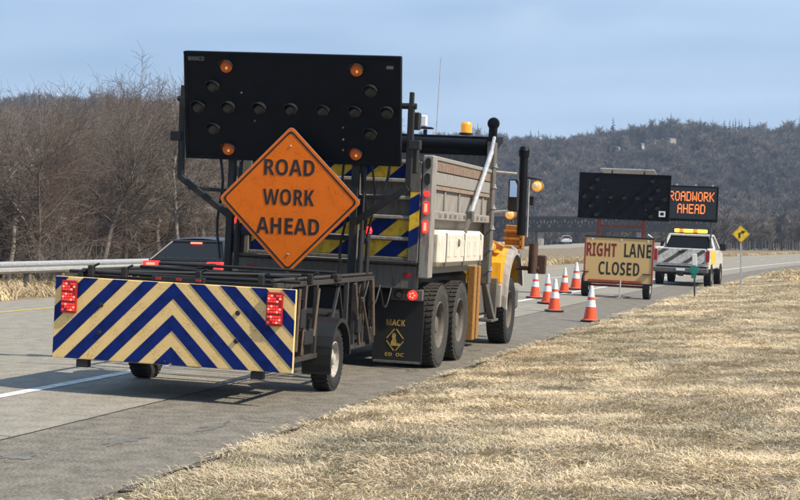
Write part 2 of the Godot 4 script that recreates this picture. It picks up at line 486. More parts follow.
# ------------------------------------------------------------------ crash trailer
func crash_trailer() -> void:
	var T := frame(-5.85, 17.5, -atan(0.05))
	var t := thing("crash_trailer", "low black crash trailer with blue and cream chevron rear panel and raised arrow board", "trailer", T)
	# rear chevron panel
	var st := ST()
	bb(st, Vector3(-1.23, 0.34, 1.96), Vector3(1.23, 1.14, 2.0), 0.006)
	var panel := part("chevron_panel", st, M.sheet_beige, t)
	for side in [-1.0, 1.0]:
		var rect := PackedVector2Array([Vector2(0, 0.343), Vector2(side * 1.226, 0.343), Vector2(side * 1.226, 1.137), Vector2(0, 1.137)])
		for k in range(-4, 3):
			var v0 := 1.14 - 0.0 - k * 0.31
			var band := PackedVector2Array([Vector2(0, v0), Vector2(side * 3, v0 - 3), Vector2(side * 3, v0 - 3.155), Vector2(0, v0 - 0.155)])
			for poly in Geometry2D.intersect_polygons(rect, band):
				var s2 := ST()
				prism(s2, poly, 0.003, Transform3D(Basis(), Vector3(0, 0, 2.0025)))
				part("stripe", s2, M.sheet_blue, panel)
	for p in [Vector2(-0.74, 0.88), Vector2(-0.745, 0.61), Vector2(0.66, 0.885), Vector2(0.655, 0.615), Vector2(-0.06, 0.37)]:
		var s3 := ST()
		disc(s3, Vector3(p.x, p.y, 2.007), 0.024 if p.y > 0.5 else 0.014, 0.018, 10)
		part("bolt", s3, M.black, panel)
	for x in [-1.07, 1.03]:
		var s4 := ST()
		bb(s4, Vector3(x - 0.08, 0.785, 2.0), Vector3(x + 0.08, 1.105, 2.035), 0.008)
		var hold := part("tail_light", s4, M.red_dull, panel)
		for y in [0.845, 0.945, 1.045]:
			for row in 3:
				for col in 5:
					var s5 := ST()
					bx(s5, Vector3(x - 0.056 + col * 0.028, y - 0.028 + row * 0.027, 2.037), Vector3(0.02, 0.017, 0.008), 0.002)
					if (row + col + int(y * 20)) % 7 != 3:
						part("led", s5, M.red_hot if (row * 5 + col * 3) % 4 == 1 else M.red_lit, hold)
	for x in [-0.92, 0.87]:
		var s6 := ST()
		bb(s6, Vector3(x - 0.06, 0.26, 1.9), Vector3(x + 0.06, 0.335, 1.99), 0.005)
		part("skid_foot", s6, M.frame_black, t)
	# identification light bar above the panel
	var s7 := ST()
	bb(s7, Vector3(-0.24, 1.145, 1.93), Vector3(0.3, 1.195, 1.985), 0.006)
	var bar_ := part("marker_light_bar", s7, M.frame_black, t)
	for x in [-0.17, 0.04, 0.24]:
		var s8 := ST()
		bx(s8, Vector3(x, 1.17, 1.988), Vector3(0.06, 0.024, 0.012), 0.004)
		part("marker_light", s8, M.red_dull, bar_)
	# cushion deck behind the panel
	var s9 := ST()
	bb(s9, Vector3(-1.08, 0.5, 0.3), Vector3(0.86, 1.06, 1.93), 0.02)
	part("crash_cushion", s9, M.black, t)
	# open tubular frame: top and bottom rails, uprights, braces
	for s in [-1.0, 1.0]:
		var x: float = s * 1.0
		for y in [1.16, 0.4]:
			var r := ST()
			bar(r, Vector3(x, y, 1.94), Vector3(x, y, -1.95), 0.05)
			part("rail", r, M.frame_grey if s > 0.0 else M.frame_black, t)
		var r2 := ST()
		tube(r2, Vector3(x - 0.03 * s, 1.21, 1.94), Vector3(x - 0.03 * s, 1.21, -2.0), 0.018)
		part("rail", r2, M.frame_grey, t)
		for z in [1.9, 1.5, 0.95, 0.5, -0.75, -1.1, -1.5, -1.9]:
			var u := ST()
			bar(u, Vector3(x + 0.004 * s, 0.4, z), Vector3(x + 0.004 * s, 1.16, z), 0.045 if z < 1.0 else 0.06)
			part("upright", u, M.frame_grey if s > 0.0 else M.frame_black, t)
		for zz in [[-0.1, -0.55], [-0.9, -0.5], [-1.12, -1.48], [-1.9, -1.5]]:
			var u2 := ST()
			bar(u2, Vector3(x - 0.03 * s, 0.43, zz[0]), Vector3(x - 0.03 * s, 1.13, zz[1]), 0.035)
			part("brace", u2, M.frame_black, t)
		for i in 3:
			var hose := ST()
			var pts := []
			for k in 9:
				var f := k / 8.0
				pts.append(Vector3(x + s * (0.05 + 0.02 * i), 1.13 - 0.22 * sin(f * PI) - 0.05 * i, -1.0 - 0.5 * i - f * 0.55))
			path(hose, pts, 0.011, 6)
			part("hose", hose, M.black, t)
	for z in [1.5, 0.4, -0.4, -1.1, -1.95]:
		for y in [1.13, 0.4]:
			var cb := ST()
			bar(cb, Vector3(-0.98, y, z), Vector3(0.98, y, z), 0.05)
			part("crossbar", cb, M.frame_black, t)
	# long rods and latches lying over the deck
	for q in [[-1.0, 1.2, 1.9, 0.95, 1.24, 0.9], [-0.9, 1.23, 0.6, 1.0, 1.22, 1.2], [-1.15, 1.19, 1.85, 1.18, 1.2, 1.7], [-1.0, 1.25, -0.2, 1.0, 1.25, -0.3]]:
		var rd := ST()
		tube(rd, Vector3(q[0], q[1], q[2]), Vector3(q[3], q[4], q[5]), 0.018)
		part("rod", rd, M.frame_black, t)
	for p in [[-0.55, 1.9], [-0.9, 1.9], [0.2, 1.86], [0.85, 1.9], [1.05, 0.9]]:
		var lt := ST()
		bb(lt, Vector3(p[0] - 0.03, 1.15, p[1] - 0.03), Vector3(p[0] + 0.03, 1.26, p[1] + 0.03), 0.008)
		tube(lt, Vector3(p[0], 1.24, p[1]), Vector3(p[0] + 0.08, 1.28, p[1]), 0.012)
		part("latch", lt, M.frame_black, t)
	for q in [[1.06, 1.12, 1.3, 1.06, 0.5, 1.35, 0.02], [1.06, 1.15, 1.05, 1.06, 0.45, 1.15, 0.014], [1.05, 1.1, 0.55, 1.07, 0.62, 0.75, 0.016], [1.05, 1.12, -0.95, 1.06, 0.42, -1.2, 0.02], [1.05, 0.95, -1.3, 1.07, 0.45, -1.65, 0.016], [1.06, 1.15, -1.7, 1.08, 0.5, -1.78, 0.024]]:
		var cl := ST()
		tube(cl, Vector3(q[0], q[1], q[2]), Vector3(q[3], q[4], q[5]), q[6], 8)
		part("side_rod", cl, M.rust, t)
	for q in [[1.04, 0.82, 1.2, 0.1, 0.2, 0.16], [1.03, 0.62, 0.9, 0.08, 0.16, 0.3], [1.03, 0.66, -1.15, 0.1, 0.22, 0.14], [1.02, 0.5, -1.75, 0.12, 0.2, 0.18], [0.9, 0.95, -1.6, 0.14, 0.2, 0.3], [1.03, 1.2, -0.2, 0.08, 0.08, 0.16]]:
		var vb := ST()
		bx(vb, Vector3(q[0], q[1], q[2]), Vector3(q[3], q[4], q[5]), 0.012)
		tube(vb, Vector3(q[0] + 0.03, q[1] + 0.05, q[2] + 0.05), Vector3(q[0] + 0.06, q[1] + 0.2, q[2] + 0.1), 0.012, 6)
		part("valve_box", vb, M.frame_black, t)
	# axle, wheels and fenders
	var ax := ST()
	tube(ax, Vector3(-0.9, 0.34, 0), Vector3(0.9, 0.34, 0), 0.05)
	part("axle", ax, M.chassis, t)
	for s in [-1.0, 1.0]:
		wheel(t, Vector3(s * 1.02, 0.335, 0), 0.335, 0.2, s, 0.19, M.rim_white)
		var fe := ST()
		var B := Basis(Vector3.BACK, Vector3.RIGHT, Vector3.UP)
		B.z = -B.z
		for k in 14:
			var a0 := deg_to_rad(-22.0 + 200.0 * k / 14.0)
			var a1 := deg_to_rad(-22.0 + 200.0 * (k + 1) / 14.0)
			var c := Vector3(0, 0.36, 0)
			var e0 := Vector3(0, sin(a0), cos(a0))
			var e1 := Vector3(0, sin(a1), cos(a1))
			var xa := Vector3(s * 0.86, 0, 0)
			var xb := Vector3(s * 1.17, 0, 0)
			quad(fe, c + xa + e0 * 0.42, c + xb + e0 * 0.42, c + xb + e1 * 0.42, c + xa + e1 * 0.42, (e0 + e1).normalized())
			quad(fe, c + xa + e0 * 0.41, c + xb + e0 * 0.41, c + xb + e1 * 0.41, c + xa + e1 * 0.41, -(e0 + e1).normalized())
			quad(fe, c + xb + e0 * 0.42, c + xb + e1 * 0.42, c + xb + e1 * 0.375, c + xb + e0 * 0.375, Vector3(s, 0, 0))
			quad(fe, c + xa + e0 * 0.42, c + xa + e1 * 0.42, c + xa + e1 * 0.36, c + xa + e0 * 0.36, Vector3(-s, 0, 0))
		# flat rear skirt of the fender
		bb(fe, Vector3(s * 0.86, 0.2, 0.385), Vector3(s * 1.17, 0.5, 0.4), 0.004)
		part("fender", fe, M.black, t)
	# tongue to the truck
	var tg := ST()
	bb(tg, Vector3(-0.5, 0.5, -3.0), Vector3(0.5, 0.72, -1.95), 0.02)
	bb(tg, Vector3(-0.12, 0.52, -3.4), Vector3(0.12, 0.68, -3.0), 0.02)
	part("hitch_tongue", tg, M.chassis, t)
	# mast that carries the arrow board; board local frame at d = 18.9
	var bc := Vector3(0.1, 0, -1.4)
	var lower := bc + Vector3(-0.78, 0, -0.28)
	for x in [-0.76, 0.74]:
		var ms := ST()
		bar(ms, Vector3(bc.x + x, 0.4, -1.55), Vector3(bc.x + x, 2.85, -1.55), 0.085, 0.008)
		part("mast", ms, M.frame_black, t)
		var hy := ST()
		tube(hy, Vector3(bc.x + x + 0.11, 1.2, -1.5), Vector3(bc.x + x + 0.11, 1.72, -1.52), 0.035, 10)
		tube(hy, Vector3(bc.x + x + 0.11, 1.7, -1.52), Vector3(bc.x + x + 0.11, 2.45, -1.54), 0.02, 10)
		part("hydraulic_cylinder", hy, M.frame_black, t)
	for y in [1.62, 2.1, 2.62]:
		var cr := ST()
		bar(cr, Vector3(bc.x - 0.76, y, -1.56), Vector3(bc.x + 0.74, y, -1.56), 0.06)
		part("crossbar", cr, M.frame_black, t)
	for s in [-1.0, 1.0]:
		var ar := ST()
		var xo: float = bc.x + s * 1.38
		bar(ar, Vector3(xo, 3.18, -1.46), Vector3(xo, 2.22, -1.5), 0.07, 0.006)
		bar(ar, Vector3(xo, 2.24, -1.5), Vector3(bc.x + s * 0.72, 1.78, -1.55), 0.075, 0.006)
		bar(ar, Vector3(xo - s * 0.1, 2.12, -1.5), Vector3(bc.x + s * 0.75, 2.1, -1.56), 0.045, 0.004)
		bx(ar, Vector3(xo + s * 0.06, 2.72, -1.47), Vector3(0.14, 0.11, 0.1), 0.01)
		tube(ar, Vector3(xo - s * 0.12, 3.16, -1.46), Vector3(xo + s * 0.06, 3.16, -1.46), 0.035, 10)
		bx(ar, Vector3(xo, 3.24, -1.46), Vector3(0.05, 0.16, 0.06), 0.006)
		part("board_arm", ar, M.frame_black, t)
	arrow_board(t, Transform3D(Basis(Vector3.RIGHT, deg_to_rad(11.0)), bc + Vector3(-0.015, 3.09, 0.02)), 2.6, 1.26, true, "WANCO")
	for q in [[0.93, 1.25, 3.0, 0.02], [1.02, 1.6, 3.3, 0.014], [1.18, 2.2, 3.42, 0.018], [-0.82, 1.3, 2.7, 0.018], [-0.56, 1.3, 2.5, 0.014], [0.7, 1.3, 2.6, 0.016]]:
		var cb2 := ST()
		var pts2 := []
		for k in 10:
			var f := k / 9.0
			pts2.append(Vector3(q[0] + 0.035 * sin(f * 9.0 + q[0] * 5.0), lerp(q[1], q[2], f), -1.62 - 0.03 * sin(f * 7.0)))
		path(cb2, pts2, q[3], 6)
		part("cable", cb2, M.black, t)
	for q in [[1.5, 3.0, 0.12, 0.2], [1.52, 2.55, 0.08, 0.3], [1.05, 2.75, 0.14, 0.16], [0.9, 1.95, 0.16, 0.22], [-0.6, 1.5, 0.2, 0.24]]:
		var jb := ST()
		bx(jb, Vector3(q[0], q[1], -1.6), Vector3(q[2], q[3], 0.1), 0.012)
		part("junction_box", jb, M.frame_black, t)
	# red warning reflector on a short post beside the sign
	var rp := ST()
	tube(rp, Vector3(0.98, 1.2, -1.7), Vector3(0.98, 1.68, -1.72), 0.03, 8)
	var post := part("warning_post", rp, M.frame_black, t)
	var rl := ST()
	lathe(rl, [Vector2(0.04, 0), Vector2(0.045, 0.04), Vector2(0.03, 0.08), Vector2(0, 0.09)], Vector3(0.98, 1.68, -1.72), Basis(), 12)
	part("warning_light", rl, M.red_lit, post)

	# orange diamond sign hung on the mast
	var sgn := thing("road_work_sign", "orange diamond warning sign lettered ROAD WORK AHEAD in dark capitals", "sign", T * Transform3D(Basis(Vector3.RIGHT, deg_to_rad(2.0)) * Basis(Vector3.BACK, deg_to_rad(0.6)), Vector3(0.165, 2.02, -1.18)))
	rounded_diamond(sgn)

func diamond(r: float, fillet: float) -> PackedVector2Array:
	var p := PackedVector2Array()
	for k in 4:
		var a := PI * 0.5 - k * PI * 0.5
		var c := Vector2(cos(a), sin(a)) * (r - fillet * sqrt(2.0))
		for j in 5:
			var b := a + PI * 0.25 - j * PI * 0.125
			p.append(c + Vector2(cos(b), sin(b)) * fillet)
	return p

func ring(st: SurfaceTool, outer: PackedVector2Array, inner: PackedVector2Array, z0: float, z1: float) -> void:
	var n := outer.size()
	for i in n:
		var j := (i + 1) % n
		var o0 := outer[i]
		var o1 := outer[j]
		var i0 := inner[i]
		var i1 := inner[j]
		quad(st, Vector3(o0.x, o0.y, z1), Vector3(o1.x, o1.y, z1), Vector3(i1.x, i1.y, z1), Vector3(i0.x, i0.y, z1), Vector3.BACK)
		var e := (o1 - o0)
		var nn := Vector3(o0.x + o1.x, o0.y + o1.y, 0).normalized()
		if e.length() > 1e-6:
			quad(st, Vector3(o0.x, o0.y, z1), Vector3(o1.x, o1.y, z1), Vector3(o1.x, o1.y, z0), Vector3(o0.x, o0.y, z0), nn)
			quad(st, Vector3(i0.x, i0.y, z1), Vector3(i1.x, i1.y, z1), Vector3(i1.x, i1.y, z0), Vector3(i0.x, i0.y, z0), -nn)

func rounded_diamond(sgn: Node3D) -> void:
	var st := ST()
	prism(st, diamond(0.845, 0.05), 0.006)
	part("sign_face", st, M.orange, sgn)
	var b := ST()
	ring(b, diamond(0.806, 0.045), diamond(0.776, 0.04), 0.002, 0.0055)
	part("border", b, M.ink, sgn)
	var back := ST()
	prism(back, diamond(0.85, 0.05), 0.012, Transform3D(Basis(), Vector3(0, 0, -0.011)))
	part("sign_back", back, M.sign_back, sgn)
	for l in [["ROAD", 0.375, 0.6], ["WORK", 0.035, 0.61], ["AHEAD", -0.295, 0.75]]:
		lettering("lettering", l[0], Vector3(-0.01, l[1], 0.0045), 0.185, l[2], M.ink, sgn, 0.0)
	for p in [Vector2(0.0, 0.62), Vector2(0.0, -0.62)]:
		var s := ST()
		disc(s, Vector3(p.x, p.y, 0.006), 0.012, 0.01, 8)
		part("bolt", s, M.galv, sgn)
	var br := ST()
	bb(br, Vector3(-0.03, -0.8, -0.05), Vector3(0.03, 0.8, -0.02), 0.004)
	bb(br, Vector3(-0.75, -0.03, -0.35), Vector3(0.55, 0.03, -0.052), 0.004)
	part("bracket", br, M.frame_black, sgn)

# ------------------------------------------------------------------ dump truck
func dump_truck() -> void:
	var K := frame(-5.62, 20.2, -atan(0.05))
	var t := thing("dump_truck", "worn grey highway dump truck with yellow hood and striped tailgate towing the crash trailer", "truck", K)
	var st := ST()
	for s in [-1.0, 1.0]:
		bb(st, Vector3(s * 0.4, 0.72, -0.25), Vector3(s * 0.5, 1.0, -8.0))
	bb(st, Vector3(-0.4, 0.74, -0.35), Vector3(0.4, 0.98, -0.25))
	part("chassis", st, M.chassis, t)
	var un := ST()
	bb(un, Vector3(-0.95, 0.85, -0.6), Vector3(0.95, 1.17, -4.3), 0.05)
	part("subframe", un, M.chassis, t)
	# wheels
	for z in [-1.1, -2.45]:
		for s in [-1.0, 1.0]:
			wheel(t, Vector3(s * 1.11, 0.54, z), 0.54, 0.27, s, 0.3, M.rim_dirty, true, M.rubber_dusty)
			wheel(t, Vector3(s * 0.79, 0.54, z), 0.54, 0.27, s, 0.3, M.rim_dirty, true, M.rubber)
		var ax := ST()
		tube(ax, Vector3(-0.9, 0.54, z), Vector3(0.9, 0.54, z), 0.09, 12)
		lathe(ax, [Vector2(0, -0.22), Vector2(0.2, -0.15), Vector2(0.24, 0), Vector2(0.2, 0.15), Vector2(0, 0.22)], Vector3(0, 0.54, z), Basis(), 16)
		part("axle", ax, M.chassis, t)
	for s in [-1.0, 1.0]:
		wheel(t, Vector3(s * 1.13, 0.54, -6.4), 0.54, 0.3, s, 0.3, M.rim_dirty, true, M.rubber)
	var fa := ST()
	bb(fa, Vector3(-1.0, 0.46, -6.46), Vector3(1.0, 0.58, -6.34), 0.02)
	part("axle", fa, M.chassis, t)
	# dump box: floor, sides, planks, rails
	var bd := ST()
	bb(bd, Vector3(-1.14, 1.2, -0.06), Vector3(1.14, 1.32, -4.15))
	for s in [-1.0, 1.0]:
		side_quad(bd, s)
	bb(bd, Vector3(-1.2, 1.3, -4.12), Vector3(1.2, 2.66, -4.18))
	part("dump_box", bd, M.steel_pale, t)
	for s in [-1.0, 1.0]:
		var i := 0
		for yy in [[2.48, 2.6, 0], [2.31, 2.465, 3], [2.25, 2.3, 1]]:
			var pl := ST()
			bb(pl, Vector3(s * 1.235, yy[0], -0.2), Vector3(s * 1.275, yy[1], -4.04), 0.004)
			part("side_board", pl, M.steel_pale if yy[2] == 3 else M.planks[yy[2]], t)
			i += 1
		var rl := ST()
		bb(rl, Vector3(s * 1.2, 2.605, -0.2), Vector3(s * 1.29, 2.66, -4.1), 0.01)
		part("top_rail", rl, M.steel_pale, t)
		var rl2 := ST()
		bb(rl2, Vector3(s * 1.19, 1.88, -0.2), Vector3(s * 1.29, 1.99, -4.04), 0.01)
		var low := part("lower_rail", rl2, M.steel_pale, t)
		for k in 11:
			var ho := ST()
			bx(ho, Vector3(s * 1.291, 1.935, -0.5 - k * 0.32), Vector3(0.008, 0.05, 0.14), 0.003)
			part("rail_slot", ho, M.planks[k % 3] if k % 2 == 0 else M.steel_dark, low)
		for z in [-0.9, -1.85, -2.8, -3.6]:
			var rb := ST()
			bb(rb, Vector3(s * 1.2, 2.0, z), Vector3(s * 1.262, 2.245, z - 0.05), 0.008)
			part("side_rib", rb, M.steel_pale, t)
		# rear corner post
		var rp := ST()
		bb(rp, Vector3(s * 1.15, 1.16, 0.03), Vector3(s * 1.29, 2.66, -0.19), 0.015)
		part("corner_post", rp, M.steel_pale, t)
		# front post, tall
		var fp := ST()
		bb(fp, Vector3(s * 1.2, 1.0, -4.06), Vector3(s * 1.32, 3.06, -4.26), 0.012)
		part("corner_post", fp, M.steel_grey, t)
		var fl := ST()
		for y in [1.2, 1.5, 1.8, 2.1, 2.4, 2.7]:
			tube(fl, Vector3(s * 1.325, y, -4.04), Vector3(s * 1.325, y, -4.3), 0.012, 6)
			bx(fl, Vector3(s * 1.325, y + 0.02, -4.16), Vector3(0.03, 0.05, 0.05), 0.006)
		part("post_clip", fl, M.galv, t)
		# diagonal tarp arm
		var da := ST()
		tube(da, Vector3(s * 1.33, 1.99, -2.33), Vector3(s * 1.33, 2.9, -3.72), 0.035, 10)
		tube(da, Vector3(s * 1.33, 2.88, -3.7), Vector3(s * 1.3, 3.12, -4.06), 0.026, 10)
		part("tarp_arm", da, M.galv, t)
		var dj := ST()
		bx(dj, Vector3(s * 1.33, 1.96, -2.3), Vector3(0.09, 0.14, 0.12), 0.01)
		bar(dj, Vector3(s * 1.33, 1.94, -2.3), Vector3(s * 1.31, 1.7, -2.0), 0.05)
		part("arm_pivot", dj, M.steel_dark, t)
	# tarp roller, its end cap and the cab shield
	var cs := ST()
	side_prism(cs, [Vector2(-4.26, 2.86), Vector2(-4.26, 3.14), Vector2(-5.3, 3.2), Vector2(-5.3, 3.12), Vector2(-4.4, 2.86)], -1.22, 1.22)
	part("cab_shield", cs, M.board_black, t)
	var cs2 := ST()
	bb(cs2, Vector3(-1.2, 2.66, -4.2), Vector3(1.2, 2.86, -4.26))
	part("head_board", cs2, M.steel_grey, t)
	var tr := ST()
	tube(tr, Vector3(-1.18, 3.02, -4.16), Vector3(1.18, 3.02, -4.16), 0.075, 14)
	part("tarp_roll", tr, M.board_black, t)
	var tc := ST()
	lathe(tc, [Vector2(0, -0.06), Vector2(0.075, -0.05), Vector2(0.092, 0), Vector2(0.075, 0.05), Vector2(0, 0.06)], Vector3(1.26, 3.33, -4.16), Basis(Vector3.RIGHT, Vector3.BACK, Vector3.DOWN), 16)
	bb(tc, Vector3(1.2, 3.04, -4.11), Vector3(1.32, 3.3, -4.2), 0.02)
	part("tarp_motor", tc, M.board_black, t)
	var be := ST()
	lathe(be, [Vector2(0.1, 0), Vector2(0.1, 0.03), Vector2(0.07, 0.04)], Vector3(0.72, 3.19, -4.9), Basis(), 14)
	var bs := part("beacon", be, M.black, t)
	var bl := ST()
	lathe(bl, [Vector2(0.085, 0.03), Vector2(0.085, 0.16), Vector2(0.07, 0.19), Vector2(0, 0.2)], Vector3(0.72, 3.19, -4.9), Basis(), 16)
	part("beacon_lens", bl, M.lens_beacon, bs)
	# white strobe lamp and whip antenna left of the beacon
	var wl := ST()
	bb(wl, Vector3(0.07, 3.28, -4.64), Vector3(0.16, 3.45, -4.72), 0.015)
	var wp := part("strobe_lamp", wl, M.white_paint, t)
	var ws := ST()
	bb(ws, Vector3(0.0, 3.25, -4.6), Vector3(0.25, 3.275, -4.78), 0.006)
	tube(ws, Vector3(0.14, 3.14, -4.68), Vector3(0.14, 3.24, -4.68), 0.03)
	part("lamp_bracket", ws, M.black, wp)
	var an := ST()
	tube(an, Vector3(0.26, 3.16, -4.9), Vector3(0.27, 4.35, -4.95), 0.007, 5)
	part("antenna", an, M.galv, t)
	# tailgate with ribs and slanted stripes
	var tg := ST()
	bb(tg, Vector3(-1.14, 1.36, -0.08), Vector3(1.14, 2.6, -0.03))
	var gate := part("tailgate", tg, M.steel_grey, t)
	for y in [1.38, 1.63, 1.89, 2.13, 2.34, 2.57]:
		var r := ST()
		bx(r, Vector3(0, y, 0.0), Vector3(2.2, 0.045, 0.06), 0.008)
		part("gate_rib", r, M.steel_pale if y > 1.6 else M.steel_grey, gate)
	for x in [-1.08, -0.36, 0.36, 1.08]:
		var r := ST()
		bx(r, Vector3(x, 1.97, 0.008), Vector3(0.13 if abs(x) > 1.0 else 0.05, 1.22, 0.07), 0.008)
		part("gate_rib", r, M.steel_grey, gate)
	for bnd in [[1.41, 1.6], [1.66, 1.86], [1.92, 2.1], [2.37, 2.54]]:
		var rect := PackedVector2Array([Vector2(-1.0, bnd[0]), Vector2(1.0, bnd[0]), Vector2(1.0, bnd[1]), Vector2(-1.0, bnd[1])])
		for k in range(-8, 14):
			var x0: float = k * 0.28 + (bnd[0] - 1.4) * 1.3
			if bnd[0] > 1.9 and bnd[0] < 2.2 and k < 4:
				continue
			var band := PackedVector2Array([Vector2(x0, bnd[0] - 0.01), Vector2(x0 + 0.272, bnd[0] - 0.01), Vector2(x0 + 0.272 + (bnd[1] - bnd[0]) * 1.3, bnd[1] + 0.01), Vector2(x0 + (bnd[1] - bnd[0]) * 1.3, bnd[1] + 0.01)])
			for poly in Geometry2D.intersect_polygons(rect, band):
				var s2 := ST()
				prism(s2, poly, 0.004, Transform3D(Basis(), Vector3(0, 0, -0.027)))
				part("stripe", s2, M.sheet_blue if k % 2 == 0 else M.yellow_tape, gate)
	for s in [-1.0, 1.0]:
		var rect := PackedVector2Array([Vector2(s * 1.08 - 0.06, 1.42), Vector2(s * 1.08 + 0.06, 1.42), Vector2(s * 1.08 + 0.06, 2.2), Vector2(s * 1.08 - 0.06, 2.2)])
		for k in 5:
			var y0 := 1.36 + k * 0.2
			if k == 0:
				continue
			var band := PackedVector2Array([Vector2(s * 1.08 - 0.2, y0 - 0.12), Vector2(s * 1.08 + 0.2, y0 + 0.12), Vector2(s * 1.08 + 0.2, y0 + 0.31), Vector2(s * 1.08 - 0.2, y0 + 0.07)])
			for poly in Geometry2D.intersect_polygons(rect, band):
				var s2 := ST()
				prism(s2, poly, 0.004, Transform3D(Basis(), Vector3(0, 0, 0.046)))
				part("stripe", s2, M.yellow_tape if k % 2 == 0 else M.sheet_blue, gate)
	# rear sill
	var sl := ST()
	bb(sl, Vector3(-1.15, 1.02, 0.0), Vector3(1.14, 1.31, -0.12), 0.012)
	var sill := part("rear_sill", sl, M.steel_grey, t)
	for x in [-1.0, 1.0]:
		var rf := ST()
		bx(rf, Vector3(x + 0.02, 1.19, 0.004), Vector3(0.12, 0.05, 0.012), 0.003)
		part("reflector", rf, M.red_dull, sill)
	var sh := ST()
	bb(sh, Vector3(-1.14, 1.32, 0.06), Vector3(1.14, 1.35, -0.1), 0.004)
	part("sill_edge", sh, M.chassis, t)
	# lamps in the corner posts
	for s in [-1.0, 1.0]:
		for a in [[2.02, 0.16, 2], [1.79, 0.16, 2], [2.19, 0.06, 1], [2.37, 0.14, 0], [2.56, 0.13, 0]]:
			var ls := ST()
			var w := 0.035
			var hh: float = max(0.001, a[1] * 0.5 - w)
			var poly := PackedVector2Array()
			for k in 16:
				var an2 := TAU * k / 16
				poly.append(Vector2(cos(an2) * w, sin(an2) * w + (hh if sin(an2) > 0 else -hh)))
			prism(ls, poly, 0.03, Transform3D(Basis(), Vector3(s * 1.22, a[1] * 0 + a[0], 0.038)))
			var lamp := part("tail_light" if a[2] > 0 else "work_lamp", ls, M.red_lit if a[2] > 0 else M.lamp_dark, t)
			if a[2] == 2:
				var core := ST()
				bx(core, Vector3(s * 1.22, a[0], 0.054), Vector3(0.035, 0.1, 0.006), 0.002)
				part("lamp_core", core, M.red_hot, lamp)
	# mud flaps with print, and lamp brackets
	for s in [-1.0, 1.0]:
		var mf := ST()
		bb(mf, Vector3(s * 0.5, 0.07, -0.5), Vector3(s * 1.14, 0.94, -0.515), 0.004)
		var flap := part("mud_flap", mf, M.flap, t)
		var wb := ST()
		bb(wb, Vector3(s * 0.52, 0.07, -0.49), Vector3(s * 1.12, 0.1, -0.5), 0.003)
		part("flap_weight", wb, M.steel_dark, flap)
		var cx: float = s * 0.79
		lettering("lettering", "MACK", Vector3(cx, 0.575, -0.498), 0.08, 0.24, M.gold_print, flap, 0.0)
		lettering("lettering", "ED  OC", Vector3(cx, 0.175, -0.498), 0.045, 0.24, M.gold_print, flap, 0.0)
		var em := ST()
		for q in [[0, 1, 1, 0], [1, 0, 0, -1], [0, -1, -1, 0], [-1, 0, 0, 1]]:
			var a := Vector3(cx + q[0] * 0.12, 0.36 + q[1] * 0.15, -0.496)
			var b := Vector3(cx + q[2] * 0.12, 0.36 + q[3] * 0.15, -0.496)
			bx(em, (a + b) * 0.5, Vector3(0.012, a.distance_to(b) * 0.8, 0.004), 0.0, basis_along(b - a))
		# seated dog figure inside the diamond
		prism(em, PackedVector2Array([Vector2(-0.05, -0.075), Vector2(0.06, -0.075), Vector2(0.065, -0.045), Vector2(0.02, -0.04), Vector2(0.012, 0.0), Vector2(0.002, 0.03), Vector2(0.012, 0.06), Vector2(-0.01, 0.085), Vector2(-0.035, 0.075), Vector2(-0.04, 0.04), Vector2(-0.03, 0.01), Vector2(-0.05, -0.03)]), 0.004, Transform3D(Basis(), Vector3(cx, 0.36, -0.496)))
		part("emblem", em, M.gold_print, flap)
		var lb := ST()
		bb(lb, Vector3(s * 0.72, 0.86, -0.44), Vector3(s * 1.13, 1.0, -0.5), 0.01)
		var br := part("lamp_bracket", lb, M.steel_dark, t)
		for a in [[0.83, 0], [1.0, 1]]:
			var l2 := ST()
			disc(l2, Vector3(s * a[0], 0.93, -0.43), 0.062, 0.035, 16)
			part("tail_light", l2, M.red_lit if a[1] == 1 else M.lamp_dark, br)
			if a[1] == 1:
				var l3 := ST()
				for k in 5:
					var aa := TAU * k / 5
					disc(l3, Vector3(s * a[0] + cos(aa) * 0.03, 0.93 + sin(aa) * 0.03, -0.412), 0.012, 0.01, 6)
				part("lamp_core", l3, M.red_hot, br)
			else:
				var l4 := ST()
				disc(l4, Vector3(s * a[0], 0.93, -0.412), 0.035, 0.008, 12)
				part("lens", l4, M.lamp_glint, br)
	# tow hook between the flaps
	var hk := ST()
	bb(hk, Vector3(-0.45, 0.45, -0.2), Vector3(0.45, 1.0, -0.26), 0.02)
	bb(hk, Vector3(-0.15, 0.5, -0.02), Vector3(0.15, 0.72, -0.2), 0.02)
	part("hitch_plate", hk, M.chassis, t)
	for p in [Vector3(0.44, 0.42, 0.0), Vector3(0.3, 0.5, 0.02)]:
		var ch := ST()
		lathe(ch, torus_profile(0.08, 0.014), p, Basis(Vector3.RIGHT, Vector3.BACK, Vector3.DOWN), 16)
		part("tow_ring", ch, M.galv, t)
	# cream side tank
	for s in [-1.0, 1.0]:
		var tk := ST()
		bb(tk, Vector3(s * 0.98, 1.3, -0.34), Vector3(s * 1.36, 1.76, -3.3), 0.06)
		var tank := part("side_tank", tk, M.poly, t)
		for z in [-0.7, -1.15, -1.6, -2.05, -2.5, -2.95]:
			var rb := ST()
			bb(rb, Vector3(s * 1.35, 1.42, z), Vector3(s * 1.367, 1.64, z - 0.2), 0.006)
			part("tank_rib", rb, M.poly, tank)
		for z in [-0.6, -1.8, -3.0]:
			var sp := ST()
			bb(sp, Vector3(s * 1.34, 1.29, z), Vector3(s * 1.366, 1.72, z - 0.05), 0.004)
			part("tank_strap", sp, M.steel_grey, tank)
		var cp := ST()
		disc(cp, Vector3(s * 1.37, 1.6, -1.38), 0.05, 0.03, 12, Basis(Vector3.BACK, Vector3.RIGHT * s, Vector3.UP))
		part("filler_cap", cp, M.steel_dark, tank)
